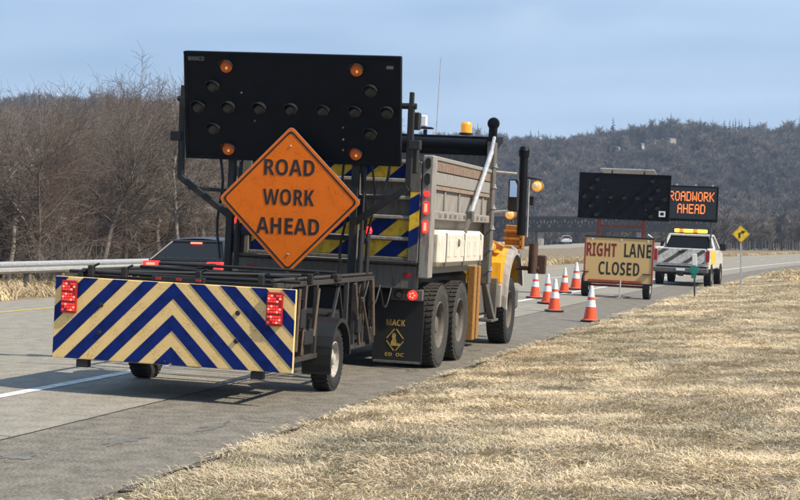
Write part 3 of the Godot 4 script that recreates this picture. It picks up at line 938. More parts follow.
		# orange wooden bar standing behind the rear wheels
		for k in 2:
			var ob := ST()
			bb(ob, Vector3(s * 1.14, 0.22, -3.34 - k * 0.3), Vector3(s * 1.25, 1.27, -3.5 - k * 0.3), 0.01)
			part("upright_plank", ob, M.wood_orange, t)
		var fu := ST()
		bb(fu, Vector3(s * 0.7, 0.5, -4.3), Vector3(s * 1.12, 1.0, -5.4), 0.05)
		part("fuel_tank", fu, M.steel_dark, t)
		var stp := ST()
		bb(stp, Vector3(s * 1.0, 0.4, -5.0), Vector3(s * 1.24, 0.44, -5.55), 0.008)
		bb(stp, Vector3(s * 1.02, 0.44, -5.5), Vector3(s * 1.2, 1.05, -5.56), 0.008)
		bar(stp, Vector3(s * 1.1, 1.3, -4.4), Vector3(s * 1.2, 0.42, -5.2), 0.1, 0.01)
		part("cab_step", stp, M.steel_grey, t)
	# cab
	var cab := ST()
	side_prism(cab, [Vector2(-4.4, 1.0), Vector2(-4.4, 2.78), Vector2(-5.55, 2.8), Vector2(-5.95, 2.0), Vector2(-5.95, 1.0)], -1.02, 1.02)
	part("cab", cab, M.truck_yellow, t)
	var wg := ST()
	quad(wg, Vector3(-0.9, 2.68, -5.635), Vector3(0.9, 2.68, -5.635), Vector3(0.95, 2.05, -5.945), Vector3(-0.95, 2.05, -5.945))
	part("windscreen", wg, M.glass_dark, t)
	for s in [-1.0, 1.0]:
		var dg := ST()
		bb(dg, Vector3(s * 1.02, 2.02, -4.7), Vector3(s * 1.03, 2.65, -5.5))
		part("door_window", dg, M.glass_dark, t)
		var dh := ST()
		bb(dh, Vector3(s * 1.02, 1.75, -4.75), Vector3(s * 1.05, 1.8, -4.95), 0.005)
		part("door_handle", dh, M.chrome, t)
	var hd := ST()
	side_prism(hd, [Vector2(-5.95, 1.0), Vector2(-5.95, 2.0), Vector2(-7.3, 1.78), Vector2(-7.45, 1.6), Vector2(-7.45, 0.9), Vector2(-7.0, 0.9)], -0.72, 0.72)
	part("hood", hd, M.truck_yellow, t)
	var gr := ST()
	for k in 9:
		bb(gr, Vector3(-0.5, 0.98 + k * 0.065, -7.45), Vector3(0.5, 1.01 + k * 0.065, -7.48))
	part("grille", gr, M.chrome, t)
	var fb := ST()
	bb(fb, Vector3(-1.2, 0.5, -7.45), Vector3(1.2, 0.85, -7.7), 0.04)
	part("front_bumper", fb, M.steel_dark, t)
	for s in [-1.0, 1.0]:
		# fender: arch over the front wheel, yellow inside and white outer edge
		var f1 := ST()
		var f2 := ST()
		for k in 14:
			var a0 := deg_to_rad(-6.0 + 170.0 * k / 14.0)
			var a1 := deg_to_rad(-6.0 + 170.0 * (k + 1) / 14.0)
			var e0 := Vector3(0, sin(a0) * 0.84, cos(a0) * 0.84)
			var e1 := Vector3(0, sin(a1) * 0.84, cos(a1) * 0.84)
			var c := Vector3(0, 0.72, -6.4)
			var n := (e0 + e1).normalized()
			for side in [[f1, 0.6, 1.26, 0.0, 0.0], [f2, 1.26, 1.35, 0.0, -0.06]]:
				var xa := Vector3(s * side[1], 0, 0)
				var xb := Vector3(s * side[2], side[4], 0)
				quad(side[0], c + xa + e0, c + xb + e0, c + xb + e1, c + xa + e1, n)
				quad(side[0], c + xa + e0 * 0.97, c + xb + e0 * 0.97, c + xb + e1 * 0.97, c + xa + e1 * 0.97, -n)
			var xo := Vector3(s * 1.35, -0.06, 0)
			quad(f2, c + xo + e0, c + xo + e1, c + xo + e1 * 0.9, c + xo + e0 * 0.9, Vector3(s, 0, 0))
		# rear skirt of the fender with step
		bb(f1, Vector3(s * 0.72, 0.98, -5.54), Vector3(s * 1.25, 1.3, -5.58), 0.01)
		bb(f2, Vector3(s * 1.0, 0.6, -5.55), Vector3(s * 1.27, 0.96, -5.59), 0.02)
		bb(f1, Vector3(s * 0.7, 1.45, -5.6), Vector3(s * 1.1, 1.6, -7.0), 0.05)
		part("fender", f1, M.truck_yellow, t)
		part("fender_edge", f2, M.truck_white, t)
		var hl := ST()
		disc(hl, Vector3(s * 0.92, 1.2, -7.22), 0.1, 0.06, 14, Basis(Vector3.RIGHT, Vector3.FORWARD, Vector3.UP))
		part("headlight", hl, M.chrome, t)
		# mirror on its arm
		var ma := ST()
		tube(ma, Vector3(s * 1.02, 2.68, -5.5), Vector3(s * 1.42, 2.66, -5.55), 0.022, 8)
		tube(ma, Vector3(s * 1.02, 2.05, -5.5), Vector3(s * 1.36, 2.1, -5.55), 0.018, 8)
		part("mirror_arm", ma, M.galv, t)
		var mr := ST()
		bb(mr, Vector3(s * 1.3, 2.08, -5.52), Vector3(s * 1.46, 2.58, -5.6), 0.02)
		var mh := part("mirror", mr, M.black, t)
		var mg := ST()
		bx(mg, Vector3(s * 1.38, 2.43, -5.514), Vector3(0.11, 0.25, 0.008), 0.0, Basis(Vector3.UP, s * 0.12) * Basis(Vector3.RIGHT, -0.06))
		part("mirror_glass", mg, M.mirror, mh)
	# right mast beside the cab (exhaust stack) with lamps
	var ex := ST()
	tube(ex, Vector3(1.43, 1.72, -6.15), Vector3(1.42, 2.98, -6.15), 0.068, 14)
	lathe(ex, [Vector2(0.08, 0), Vector2(0.088, 0.1), Vector2(0.06, 0.16), Vector2(0, 0.17)], Vector3(1.42, 2.95, -6.15), Basis(), 14)
	part("exhaust_stack", ex, M.board_black, t)
	var sl2 := ST()
	tube(sl2, Vector3(1.53, 1.7, -6.15), Vector3(1.52, 2.6, -6.15), 0.012, 6)
	part("stack_guard", sl2, M.galv, t)
	var lpa := ST()
	bar(lpa, Vector3(1.44, 2.64, -6.2), Vector3(1.7, 2.6, -6.25), 0.035)
	bb(lpa, Vector3(1.5, 2.2, -6.2), Vector3(1.6, 2.34, -6.3), 0.01)
	var lpb := part("lamp_stalk", lpa, M.black, t)
	for q in [[Vector3(1.645, 2.5, -6.2), 0.085], [Vector3(1.27, 2.04, -6.0), 0.075]]:
		var l := ST()
		lathe(l, [Vector2(0, -0.09), Vector2(q[1] * 0.7, -0.07), Vector2(q[1], 0.0), Vector2(q[1], 0.03), Vector2(q[1] * 0.6, 0.06), Vector2(0, 0.07)], q[0], Basis(Vector3.RIGHT, Vector3.BACK, Vector3.DOWN), 16)
		part("signal_lamp", l, M.lens_yellow, lpb)
		var hb := ST()
		lathe(hb, [Vector2(q[1] * 1.12, -0.07), Vector2(q[1] * 1.14, 0.04), Vector2(q[1] * 1.02, 0.045)], q[0], Basis(Vector3.RIGHT, Vector3.BACK, Vector3.DOWN), 16)
		lathe(hb, [Vector2(0, -0.12), Vector2(q[1] * 0.8, -0.1), Vector2(q[1] * 1.12, -0.07)], q[0], Basis(Vector3.RIGHT, Vector3.BACK, Vector3.DOWN), 16)
		part("lamp_housing", hb, M.truck_orange, lpb)
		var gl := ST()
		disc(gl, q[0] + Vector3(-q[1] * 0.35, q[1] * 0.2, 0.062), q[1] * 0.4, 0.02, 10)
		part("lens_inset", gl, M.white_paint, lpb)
	# plow hoist frame on the hood
	var ph := ST()
	bb(ph, Vector3(1.12, 1.5, -6.5), Vector3(1.4, 1.88, -6.62), 0.015)
	for k in 3:
		bb(ph, Vector3(1.1, 1.52 + k * 0.12, -6.46), Vector3(1.4, 1.56 + k * 0.12, -6.5), 0.006)
	bb(ph, Vector3(1.36, 1.5, -6.46), Vector3(1.42, 1.9, -6.64), 0.008)
	part("hoist_frame", ph, M.truck_orange, t)
	var pl := ST()
	bar(pl, Vector3(0.95, 1.62, -5.9), Vector3(1.2, 1.5, -5.9), 0.09, 0.01)
	part("hoist_brace", pl, M.truck_orange, t)
	var pb := ST()
	tube(pb, Vector3(1.56, 1.12, -6.7), Vector3(1.56, 1.6, -6.7), 0.075, 12)
	bb(pb, Vector3(1.62, 1.12, -6.75), Vector3(1.76, 1.42, -6.85), 0.015)
	tube(pb, Vector3(1.3, 1.2, -6.7), Vector3(1.66, 1.2, -6.7), 0.035, 8)
	part("plow_ram", pb, M.ram_brown, t)

func torus_profile(r: float, q: float) -> Array:
	var p := []
	for k in 9:
		var a := TAU * k / 8
		p.append(Vector2(r + cos(a) * q, sin(a) * q))
	return p

func side_quad(st: SurfaceTool, s: float) -> void:
	# side sheet: upright above the lower rail, sloping in below it
	bb(st, Vector3(s * 1.2, 1.98, -0.1), Vector3(s * 1.235, 2.62, -4.14))
	quad(st, Vector3(s * 1.2, 1.98, -0.1), Vector3(s * 1.2, 1.98, -4.14), Vector3(s * 1.0, 1.3, -4.14), Vector3(s * 1.0, 1.3, -0.1), Vector3(s, -0.3, 0).normalized())

# ------------------------------------------------------------------ passenger car
func car(called: String, label: String, xf: Transform3D, body_m: Material, lit: bool) -> void:
	var t := thing(called, label, "car", xf)
	# origin on the ground below the rear bumper; forward is -z
	var lo := ST()
	var prof := [[0.3, 0.0, 0.86], [0.45, 0.03, 0.9], [0.68, 0.02, 0.9], [0.86, -0.03, 0.86], [0.92, -0.35, 0.82]]
	var outline := [Vector2(0, 0.3), Vector2(0.06, 0.5), Vector2(0.03, 0.75), Vector2(-0.08, 0.9), Vector2(-0.5, 0.95), Vector2(-3.3, 0.93), Vector2(-4.3, 0.78), Vector2(-4.5, 0.6), Vector2(-4.5, 0.3)]
	side_prism(lo, outline, -0.88, 0.88)
	var body := part("body", lo, body_m, t)
	# cabin
	var gl := ST()
	var b := [Vector3(-0.86, 0.94, -0.3), Vector3(0.86, 0.94, -0.3), Vector3(0.86, 0.92, -3.4), Vector3(-0.86, 0.92, -3.4)]
	var u := [Vector3(-0.58, 1.34, -0.9), Vector3(0.58, 1.34, -0.9), Vector3(0.58, 1.37, -2.3), Vector3(-0.58, 1.37, -2.3)]
	var names := ["rear_window", "side_window", "windscreen", "side_window"]
	for i in 4:
		var j := (i + 1) % 4
		var w := ST()
		quad(w, b[i], b[j], u[j], u[i])
		part(names[i], w, M.glass_dark, t)
	var rf := ST()
	var rows := [-0.6, -0.9, -1.3, -1.8, -2.3, -2.6]
	var rise := [0.0, 0.02, 0.055, 0.06, 0.02, 0.0]
	for q in 4:
		for k in 10:
			var fa := -1.0 + 0.2 * k
			var fb := fa + 0.2
			var za: float = rows[q + 1]
			var zb: float = rows[min(q + 2, 4)]
			if za == zb:
				continue
			var ya: float = 1.345 + rise[q + 1]
			var yb: float = 1.345 + rise[min(q + 2, 4)]
			quad(rf, Vector3(fa * 0.61, ya + 0.05 * (1.0 - fa * fa), za), Vector3(fb * 0.61, ya + 0.05 * (1.0 - fb * fb), za), Vector3(fb * 0.61, yb + 0.05 * (1.0 - fb * fb), zb), Vector3(fa * 0.61, yb + 0.05 * (1.0 - fa * fa), zb))
	for i in 4:
		tube(rf, b[i], u[i] + Vector3(0, 0.01, 0), 0.03, 8)
		tube(rf, u[i] + Vector3(0, 0.01, 0), u[(i + 1) % 4] + Vector3(0, 0.01, 0), 0.035, 8)
	part("roof", rf, body_m, t)
	var de := ST()  # row of pale dashes low on the rear window
	for k in 7:
		bx(de, Vector3(-0.62 + k * 0.2, 1.0, -0.375), Vector3(0.13, 0.008, 0.008), 0.0)
	part("window_dash", de, M.lamp_glint, t).set_meta("kind", "stuff")
	var hb := ST()
	bb(hb, Vector3(-0.13, 1.3, -0.83), Vector3(0.13, 1.335, -0.8), 0.005)
	part("brake_light", hb, M.red_hot if lit else M.red_dull, t)
	for s in [-1.0, 1.0]:
		var tl := ST()
		bb(tl, Vector3(s * 0.56, 0.76, -0.2), Vector3(s * 0.89, 0.93, 0.03), 0.02)
		part("tail_light", tl, M.red_lit if lit else M.red_dull, t)
		for z in [-0.85, -3.6]:
			wheel(t, Vector3(s * 0.79, 0.32, z), 0.32, 0.2, s, 0.2, M.hub_steel)
		var mi := ST()
		bb(mi, Vector3(s * 0.88, 0.95, -2.9), Vector3(s * 1.06, 1.08, -2.98), 0.03)
		part("mirror", mi, body_m, t)
	if lit:
		# inner lens halves of the lit tail lights on the lid
		for s in [-1.0, 1.0]:
			var cl := ST()
			bx(cl, Vector3(s * 0.7, 0.87, 0.03), Vector3(0.2, 0.05, 0.02), 0.008)
			part("tail_light", cl, M.red_hot, t)
	var bu := ST()
	bb(bu, Vector3(-0.86, 0.3, -0.05), Vector3(0.86, 0.52, 0.1), 0.04)
	part("bumper", bu, body_m, t)
	var pl := ST()
	bb(pl, Vector3(-0.15, 0.66, 0.04), Vector3(0.15, 0.76, 0.05))
	part("number_plate", pl, M.white_paint, t)

# ------------------------------------------------------------------ sign trailer
func sign_trailer() -> void:
	var T := frame(-4.79, 47.7, -atan(0.047), -0.043)
	var t := thing("arrow_board_trailer", "small two-wheeled trailer raising a dark arrow board with solar panel on red posts", "trailer", T)
	var fr := ST()
	bb(fr, Vector3(-0.72, 0.42, 0.2), Vector3(0.75, 0.5, 0.3), 0.01)
	bb(fr, Vector3(-0.72, 0.42, -1.0), Vector3(0.75, 0.5, -1.1), 0.01)
	for s in [-0.7, 0.72]:
		bb(fr, Vector3(s - 0.04, 0.42, 0.2), Vector3(s + 0.04, 0.5, -1.0), 0.01)
		bar(fr, Vector3(s, 0.46, -1.05), Vector3(0, 0.44, -2.4), 0.07)
	tube(fr, Vector3(-0.8, 0.33, -0.1), Vector3(0.85, 0.33, -0.1), 0.035)
	part("trailer_frame", fr, M.red_paint, t)
	for s in [-1.0, 1.0]:
		wheel(t, Vector3(0.03 + s * 0.86, 0.33, -0.1), 0.33, 0.2, s, 0.19, M.rim_white)
		var fe := ST()
		bb(fe, Vector3(0.03 + s * 0.75, 0.69, 0.3), Vector3(0.03 + s * 0.98, 0.71, -0.5), 0.005)
		part("fender", fe, M.black, t)
	for x in [-0.52, 0.72]:
		var ms := ST()
		bar(ms, Vector3(x, 0.45, 0.02), Vector3(x, 2.4, 0.02), 0.09, 0.01)
		part("mast", ms, M.red_paint, t)
	var cr := ST()
	for y in [0.8, 2.0]:
		bar(cr, Vector3(-0.52, y, 0.02), Vector3(0.72, y, 0.02), 0.06)
	part("crossbar", cr, M.red_paint, t)
	var bt := ST()
	bb(bt, Vector3(-0.5, 0.5, -0.3), Vector3(0.6, 0.85, -0.9), 0.02)
	part("battery_box", bt, M.red_paint, t)
	var sj := ST()
	tube(sj, Vector3(0.2, 0.02, 0.4), Vector3(0.2, 0.5, 0.35), 0.02, 8)
	bb(sj, Vector3(0.12, 0.0, 0.33), Vector3(0.28, 0.03, 0.47))
	part("jack", sj, M.galv, t)
	var vp := ST()
	tube(vp, Vector3(0.98, 0.75, 0.1), Vector3(0.98, 1.75, 0.1), 0.03, 8)
	tube(vp, Vector3(0.98, 1.72, 0.1), Vector3(0.86, 1.8, 0.1), 0.03, 8)
	bb(vp, Vector3(0.9, 0.55, 0.2), Vector3(1.02, 0.8, 0.05), 0.01)
	part("winch_post", vp, M.galv, t)
	var b := arrow_board(t, Transform3D(Basis(), Vector3(0.16, 2.83, 0.09)), 2.56, 1.28, false, "")
	var so := ST()
	bx(so, Vector3(0.05, 0.72, -0.25), Vector3(1.5, 0.035, 0.62), 0.006, Basis(Vector3.RIGHT, deg_to_rad(-8.0)))
	part("solar_panel", so, M.galv, b)
	for x in [-0.4, 0.5]:
		var sp := ST()
		bar(sp, Vector3(x, 0.6, -0.1), Vector3(x, 0.72, -0.25), 0.03)
		part("panel_stay", sp, M.black, b)
	var st := ST()
	ring(st, PackedVector2Array([Vector2(0.98, -0.52), Vector2(1.16, -0.52), Vector2(1.16, -0.36), Vector2(0.98, -0.36)]), PackedVector2Array([Vector2(1.02, -0.48), Vector2(1.12, -0.48), Vector2(1.12, -0.4), Vector2(1.02, -0.4)]), 0.036, 0.045)
	part("decal", st, M.white_paint, b)

	var sg := thing("lane_closed_sign", "tan sign board lettered RIGHT LANE CLOSED on the arrow board trailer", "sign", T * Transform3D(Basis(), Vector3(0.1, 1.05, 0.2)))
	var s := ST()
	bx(s, Vector3.ZERO, Vector3(1.9, 1.3, 0.03), 0.01)
	part("sign_face", s, M.sheet_tan, sg)
	for q in [[0, 0.64, 1.94, 0.05], [0, -0.64, 1.94, 0.05], [-0.945, 0, 0.05, 1.23], [0.945, 0, 0.05, 1.23]]:
		var e := ST()
		bx(e, Vector3(q[0], q[1], 0.006), Vector3(q[2], q[3], 0.045), 0.008)
		part("sign_frame", e, M.red_paint if q[2] < 0.1 else M.black, sg)
	var ir: Material = M.ink_red
	lettering("lettering", "RIGHT", Vector3(-0.49, 0.28, 0.016), 0.38, 0.84, ir, sg, 0.3)
	lettering("lettering", "LANE", Vector3(0.52, 0.29, 0.016), 0.38, 0.75, M.ink, sg, 0.0)
	lettering("lettering", "CLOSED", Vector3(0.02, -0.23, 0.016), 0.37, 1.14, M.ink, sg, 0.0)
	for x in [-0.75, 0.06, 0.8]:
		var r := ST()
		disc(r, Vector3(x, 0.57, 0.018), 0.025, 0.012, 8)
		part("rivet", r, M.white_paint, sg)
	var br := ST()
	bb(br, Vector3(-0.66, -0.5, -0.13), Vector3(-0.58, 0.5, -0.016), 0.005)
	bb(br, Vector3(0.58, -0.5, -0.13), Vector3(0.66, 0.5, -0.016), 0.005)
	part("bracket", br, M.galv, sg)

# ------------------------------------------------------------------ pickup with message board
func pickup() -> void:
	var T := frame(-3.86, 62.0, -atan(0.045), -0.056)
	var t := thing("pickup_truck", "white pickup truck with striped tailgate and lit amber light bar on the shoulder", "pickup truck", T)
	var bed := ST()
	bb(bed, Vector3(-0.98, 0.72, -0.02), Vector3(0.98, 0.8, -2.1))
	for s in [-1.0, 1.0]:
		bb(bed, Vector3(s * 0.88, 0.8, -0.02), Vector3(s * 1.0, 1.38, -2.1), 0.03)
		bb(bed, Vector3(s * 0.9, 0.62, -0.05), Vector3(s * 1.01, 0.98, -0.45), 0.03)
		bb(bed, Vector3(s * 0.9, 0.62, -1.6), Vector3(s * 1.01, 0.98, -2.1), 0.03)
	part("bed", bed, M.pickup_white, t)
	var tg := ST()
	bb(tg, Vector3(-0.86, 0.78, 0.03), Vector3(0.86, 1.36, -0.05), 0.02)
	var gate := part("tailgate", tg, M.pickup_white, t)
	var rect := PackedVector2Array([Vector2(-0.84, 0.82), Vector2(0.84, 0.82), Vector2(0.84, 1.32), Vector2(-0.84, 1.32)])
	for k in range(-4, 5):
		var x0 := k * 0.7
		var band := PackedVector2Array([Vector2(x0, 0.82), Vector2(x0 + 0.22, 0.82), Vector2(x0 + 0.95, 1.32), Vector2(x0 + 0.73, 1.32)])
		for poly in Geometry2D.intersect_polygons(rect, band):
			var s2 := ST()
			prism(s2, poly, 0.004, Transform3D(Basis(), Vector3(0, 0, 0.032)))
			part("stripe", s2, M.stripe_brown, gate)
	var np := ST()
	bb(np, Vector3(-0.16, 0.55, 0.161), Vector3(0.16, 0.64, 0.17))
	part("number_plate", np, M.white_paint, t)
	var gh := ST()
	bb(gh, Vector3(-0.12, 1.2, 0.03), Vector3(0.12, 1.27, 0.045), 0.006)
	part("gate_handle", gh, M.black, gate)
	var hc := ST()
	bb(hc, Vector3(-0.1, 0.36, 0.2), Vector3(0.1, 0.48, -0.1), 0.01)
	part("hitch_receiver", hc, M.black, t)
	var bu := ST()
	bb(bu, Vector3(-0.98, 0.48, 0.16), Vector3(0.98, 0.66, -0.05), 0.03)
	part("bumper", bu, M.steel_dark, t)
	var un := ST()
	bb(un, Vector3(-0.8, 0.4, -0.1), Vector3(0.8, 0.72, -5.2))
	part("chassis", un, M.chassis, t)
	for s in [-1.0, 1.0]:
		var tl := ST()
		bb(tl, Vector3(s * 0.87, 0.9, 0.04), Vector3(s * 1.0, 1.3, -0.06), 0.01)
		part("tail_light", tl, M.red_dull, t)
		for z in [-1.02, -4.5]:
			wheel(t, Vector3(s * 0.88, 0.4, z), 0.4, 0.26, s, 0.23, M.hub_steel)
	var cb := ST()
	bb(cb, Vector3(-0.98, 0.62, -2.12), Vector3(0.98, 1.3, -3.95), 0.04)
	part("cab", cb, M.pickup_white, t)
	var b := [Vector3(-0.94, 1.3, -2.15), Vector3(0.94, 1.3, -2.15), Vector3(0.94, 1.28, -4.2), Vector3(-0.94, 1.28, -4.2)]
	var u := [Vector3(-0.74, 1.84, -2.35), Vector3(0.74, 1.84, -2.35), Vector3(0.74, 1.84, -3.5), Vector3(-0.74, 1.84, -3.5)]
	var nm := ["rear_window", "side_window", "windscreen", "side_window"]
	for i in 4:
		var w := ST()
		quad(w, b[i], b[(i + 1) % 4], u[(i + 1) % 4], u[i])
		part(nm[i], w, M.glass_dark, t)
	var rf := ST()
	quad(rf, u[0] + Vector3(0, 0.04, 0), u[1] + Vector3(0, 0.04, 0), u[2] + Vector3(0, 0.04, 0), u[3] + Vector3(0, 0.04, 0))
	for i in 4:
		tube(rf, b[i], u[i], 0.055, 8)
		tube(rf, u[i], u[(i + 1) % 4], 0.045, 8)
	part("roof", rf, M.pickup_white, t)
	var hd := ST()
	side_prism(hd, [Vector2(-3.95, 0.6), Vector2(-3.95, 1.3), Vector2(-5.2, 1.18), Vector2(-5.4, 1.0), Vector2(-5.4, 0.55)], -0.96, 0.96)
	part("hood", hd, M.pickup_white, t)
	# light bar on the roof
	var lb := ST()
	bb(lb, Vector3(-0.62, 1.89, -2.5), Vector3(0.62, 1.93, -2.8), 0.01)
	var base := part("light_bar", lb, M.black, t)
	for k in 7:
		var le := ST()
		bb(le, Vector3(-0.6 + k * 0.172, 1.93, -2.5), Vector3(-0.6 + k * 0.172 + 0.165, 2.06, -2.78), 0.02)
		part("bar_lamp", le, M.bar_amber if k % 3 != 1 else M.lens_beacon, base)
	var yb := ST()
	bb(yb, Vector3(0.99, 0.8, -0.46), Vector3(1.012, 1.3, -2.05), 0.004)
	part("side_decal", yb, M.yellow_tape, t)
	for s in [-1.0, 1.0]:
		var mi := ST()
		bb(mi, Vector3(s * 1.0, 1.3, -3.55), Vector3(s * 1.24, 1.58, -3.65), 0.03)
		part("mirror", mi, M.black, t)
	# white lamps on a rack above the bar
	var rk := ST()
	for x in [-0.82, 0.82]:
		bar(rk, Vector3(x, 0.8, -1.9), Vector3(x, 2.38, -1.9), 0.05)
	bar(rk, Vector3(-0.82, 2.16, -1.9), Vector3(0.82, 2.16, -1.9), 0.06)
	part("bed_rack", rk, M.steel_dark, t)

	var mb := thing("message_board", "lit electronic message board reading ROADWORK AHEAD raised above the pickup bed", "message board", T * Transform3D(Basis(), Vector3(0.1, 3.0, -1.75)))
	var s := ST()
	bx(s, Vector3.ZERO, Vector3(1.9, 1.32, 0.16), 0.02)
	part("housing", s, M.board_black, mb)
	var f := ST()
	bx(f, Vector3(0, 0.02, 0.082), Vector3(1.76, 1.16, 0.01), 0.002)
	part("display_face", f, M.screen_face, mb)
	for q in [[-0.6, 0.7], [0.1, 0.7], [0.72, 0.7]]:
		var kn := ST()
		bx(kn, Vector3(q[0], q[1] - 0.015, 0), Vector3(0.07, 0.06, 0.05), 0.01)
		part("lifting_lug", kn, M.galv, mb)
	for x in [-0.82, 0.82]:
		var lg := ST()
		bar(lg, Vector3(x - 0.1, -2.1, -0.2), Vector3(x - 0.1, -0.62, -0.1), 0.06)
		part("leg", lg, M.steel_dark, mb)
	var glyph := {"R": ["11110", "10001", "10001", "11110", "10100", "10010", "10001"], "O": ["01110", "10001", "10001", "10001", "10001", "10001", "01110"], "A": ["01110", "10001", "10001", "11111", "10001", "10001", "10001"], "D": ["11110", "10001", "10001", "10001", "10001", "10001", "11110"], "W": ["10001", "10001", "10001", "10101", "10101", "11011", "10001"], "K": ["10001", "10010", "10100", "11000", "10100", "10010", "10001"], "H": ["10001", "10001", "10001", "11111", "10001", "10001", "10001"], "E": ["11111", "10000", "10000", "11110", "10000", "10000", "11111"]}
	for row in [["ROADWORK", 0.36], ["AHEAD", -0.1]]:
		var n: int = row[0].length()
		var p := 0.0345
		for i in n:
			var ls := ST()
			var g: Array = glyph[row[0][i]]
			for y in 7:
				for x in 5:
					if g[y][x] == "1":
						bx(ls, Vector3((i - n * 0.5) * p * 6.1 + (x + 0.5) * p, row[1] - y * p * 1.45 + 0.06, 0.09), Vector3(p * 0.92, p * 1.3, 0.008))
			part("led_lettering", ls, M.led_amber, mb)

# ------------------------------------------------------------------ small roadside things
func cones() -> void:
	var first: Node3D = null
	var i := 0
	for q in [[590, -3.93, 34.3, 0.0, "orange cone standing alone by the grass edge"], [554, -5.11, 37.6, 0.4, "cone nearest the dump truck in the slanting row"], [547, -5.79, 41.3, 1.1, "second cone behind the dump truck in the slanting row"], [535, -6.5, 44.1, 0.7, "cone beside the white edge line in the slanting row"], [564, -6.37, 49.0, 2.0, "cone beside the row, left of the sign trailer wheel"], [578, -6.42, 52.1, 0.3, "tall cone close behind the lane closed sign frame"]]:
		var xr: float = q[1] - curve(q[2])
		var xf := Transform3D(Basis(Vector3.BACK, -0.045) * Basis(Vector3.UP, q[3]), Vector3(q[1], road_y(xr) + 0.008, -q[2]))
		var c: Node3D
		if first == null:
			c = thing("traffic_cone", "", "cone", xf)
			first = c
			var b := ST()
			bx(b, Vector3(0, 0.02, 0), Vector3(0.36, 0.04, 0.36), 0.012)
			part("base", b, M.black, c)
			var p := [[0.04, 0.14], [0.3, 0.1], [0.44, 0.077], [0.5, 0.068], [0.6, 0.052], [0.72, 0.033]]
			var names := ["cone_body", "reflective_collar", "cone_body", "reflective_collar", "cone_tip"]
			for k in 5:
				var s := ST()
				var o := 0.003 if k % 2 == 1 else 0.0
				lathe(s, [Vector2(p[k][1] + o, p[k][0]), Vector2(p[k + 1][1] + o, p[k + 1][0])], Vector3.ZERO, Basis(), 22)
				if k == 0:
					lathe(s, [Vector2(0.165, 0.04), Vector2(0.14, 0.06)], Vector3.ZERO, Basis(), 22)
				if k == 4:
					lathe(s, [Vector2(0.033, 0.72), Vector2(0.024, 0.728), Vector2(0.0, 0.728)], Vector3.ZERO, Basis(), 22)
				part(names[k], s, M.cone_white if k % 2 == 1 or k == 4 else M.cone_orange, c)
		else:
			c = first.duplicate()
			c.name = numbered("traffic_cone")
			add_child(c)
			c.transform = xf
		if i == 5:
			c.scale = Vector3(1.15, 1.15, 1.15)
		tag(c, q[4], "cone", "traffic cones on the shoulder")
		i += 1

func delineator() -> void:
	var x := -2.68
	var d := 49.6
	var t := thing("marker_post", "slim roadside marker post with white top and teal reflector in the grass", "marker post", Transform3D(Basis(), Vector3(x, ground_y(x, d) - 0.05, -d)))
	var s := ST()
	bar(s, Vector3(0, 0, 0), Vector3(0, 0.85, 0), 0.045)
	part("post", s, M.frame_grey, t)
	var w := ST()
	bb(w, Vector3(-0.06, 0.84, -0.015), Vector3(0.07, 1.3, 0.03), 0.006)
	part("white_blade", w, M.white_paint, t)
	var r := ST()
	disc(r, Vector3(-0.01, 0.84, 0.035), 0.14, 0.02, 18)
	bx(r, Vector3(-0.02, 0.66, 0.032), Vector3(0.14, 0.12, 0.015), 0.006)
	part("reflector", r, M.teal, t)

func curve_sign() -> void:
	var d := 58.0
	var x := -1.6
	var t := thing("curve_warning_sign", "yellow diamond curve warning sign with black arrow beyond the pickup", "sign", Transform3D(Basis(Vector3.UP, 0.1), Vector3(x, ground_y(x, d) - 0.1, -d)))
	var p := ST()
	bar(p, Vector3(0, 0, -0.04), Vector3(0, 2.15, -0.04), 0.05)
	part("post", p, M.galv, t)
	var s := ST()
	prism(s, diamond(0.31, 0.025), 0.008, Transform3D(Basis(), Vector3(0, 1.95, 0.01)))
	part("sign_face", s, M.yellow_tape, t)
	var b := ST()
	var o2 := diamond(0.295, 0.025)
	var i2 := diamond(0.278, 0.025)
	for k in o2.size():
		o2[k] += Vector2(0, 1.95)
		i2[k] += Vector2(0, 1.95)
	ring(b, o2, i2, 0.014, 0.0175)
	part("border", b, M.ink, t)
	var a := ST()
	prism(a, PackedVector2Array([Vector2(-0.08, 1.82), Vector2(-0.02, 1.82), Vector2(-0.02, 1.95), Vector2(0.05, 1.99), Vector2(0.07, 1.95), Vector2(0.14, 2.04), Vector2(0.02, 2.07), Vector2(0.03, 2.03), Vector2(-0.08, 1.98)]), 0.004, Transform3D(Basis(), Vector3(0, 0, 0.0165)))
	part("arrow", a, M.ink, t)

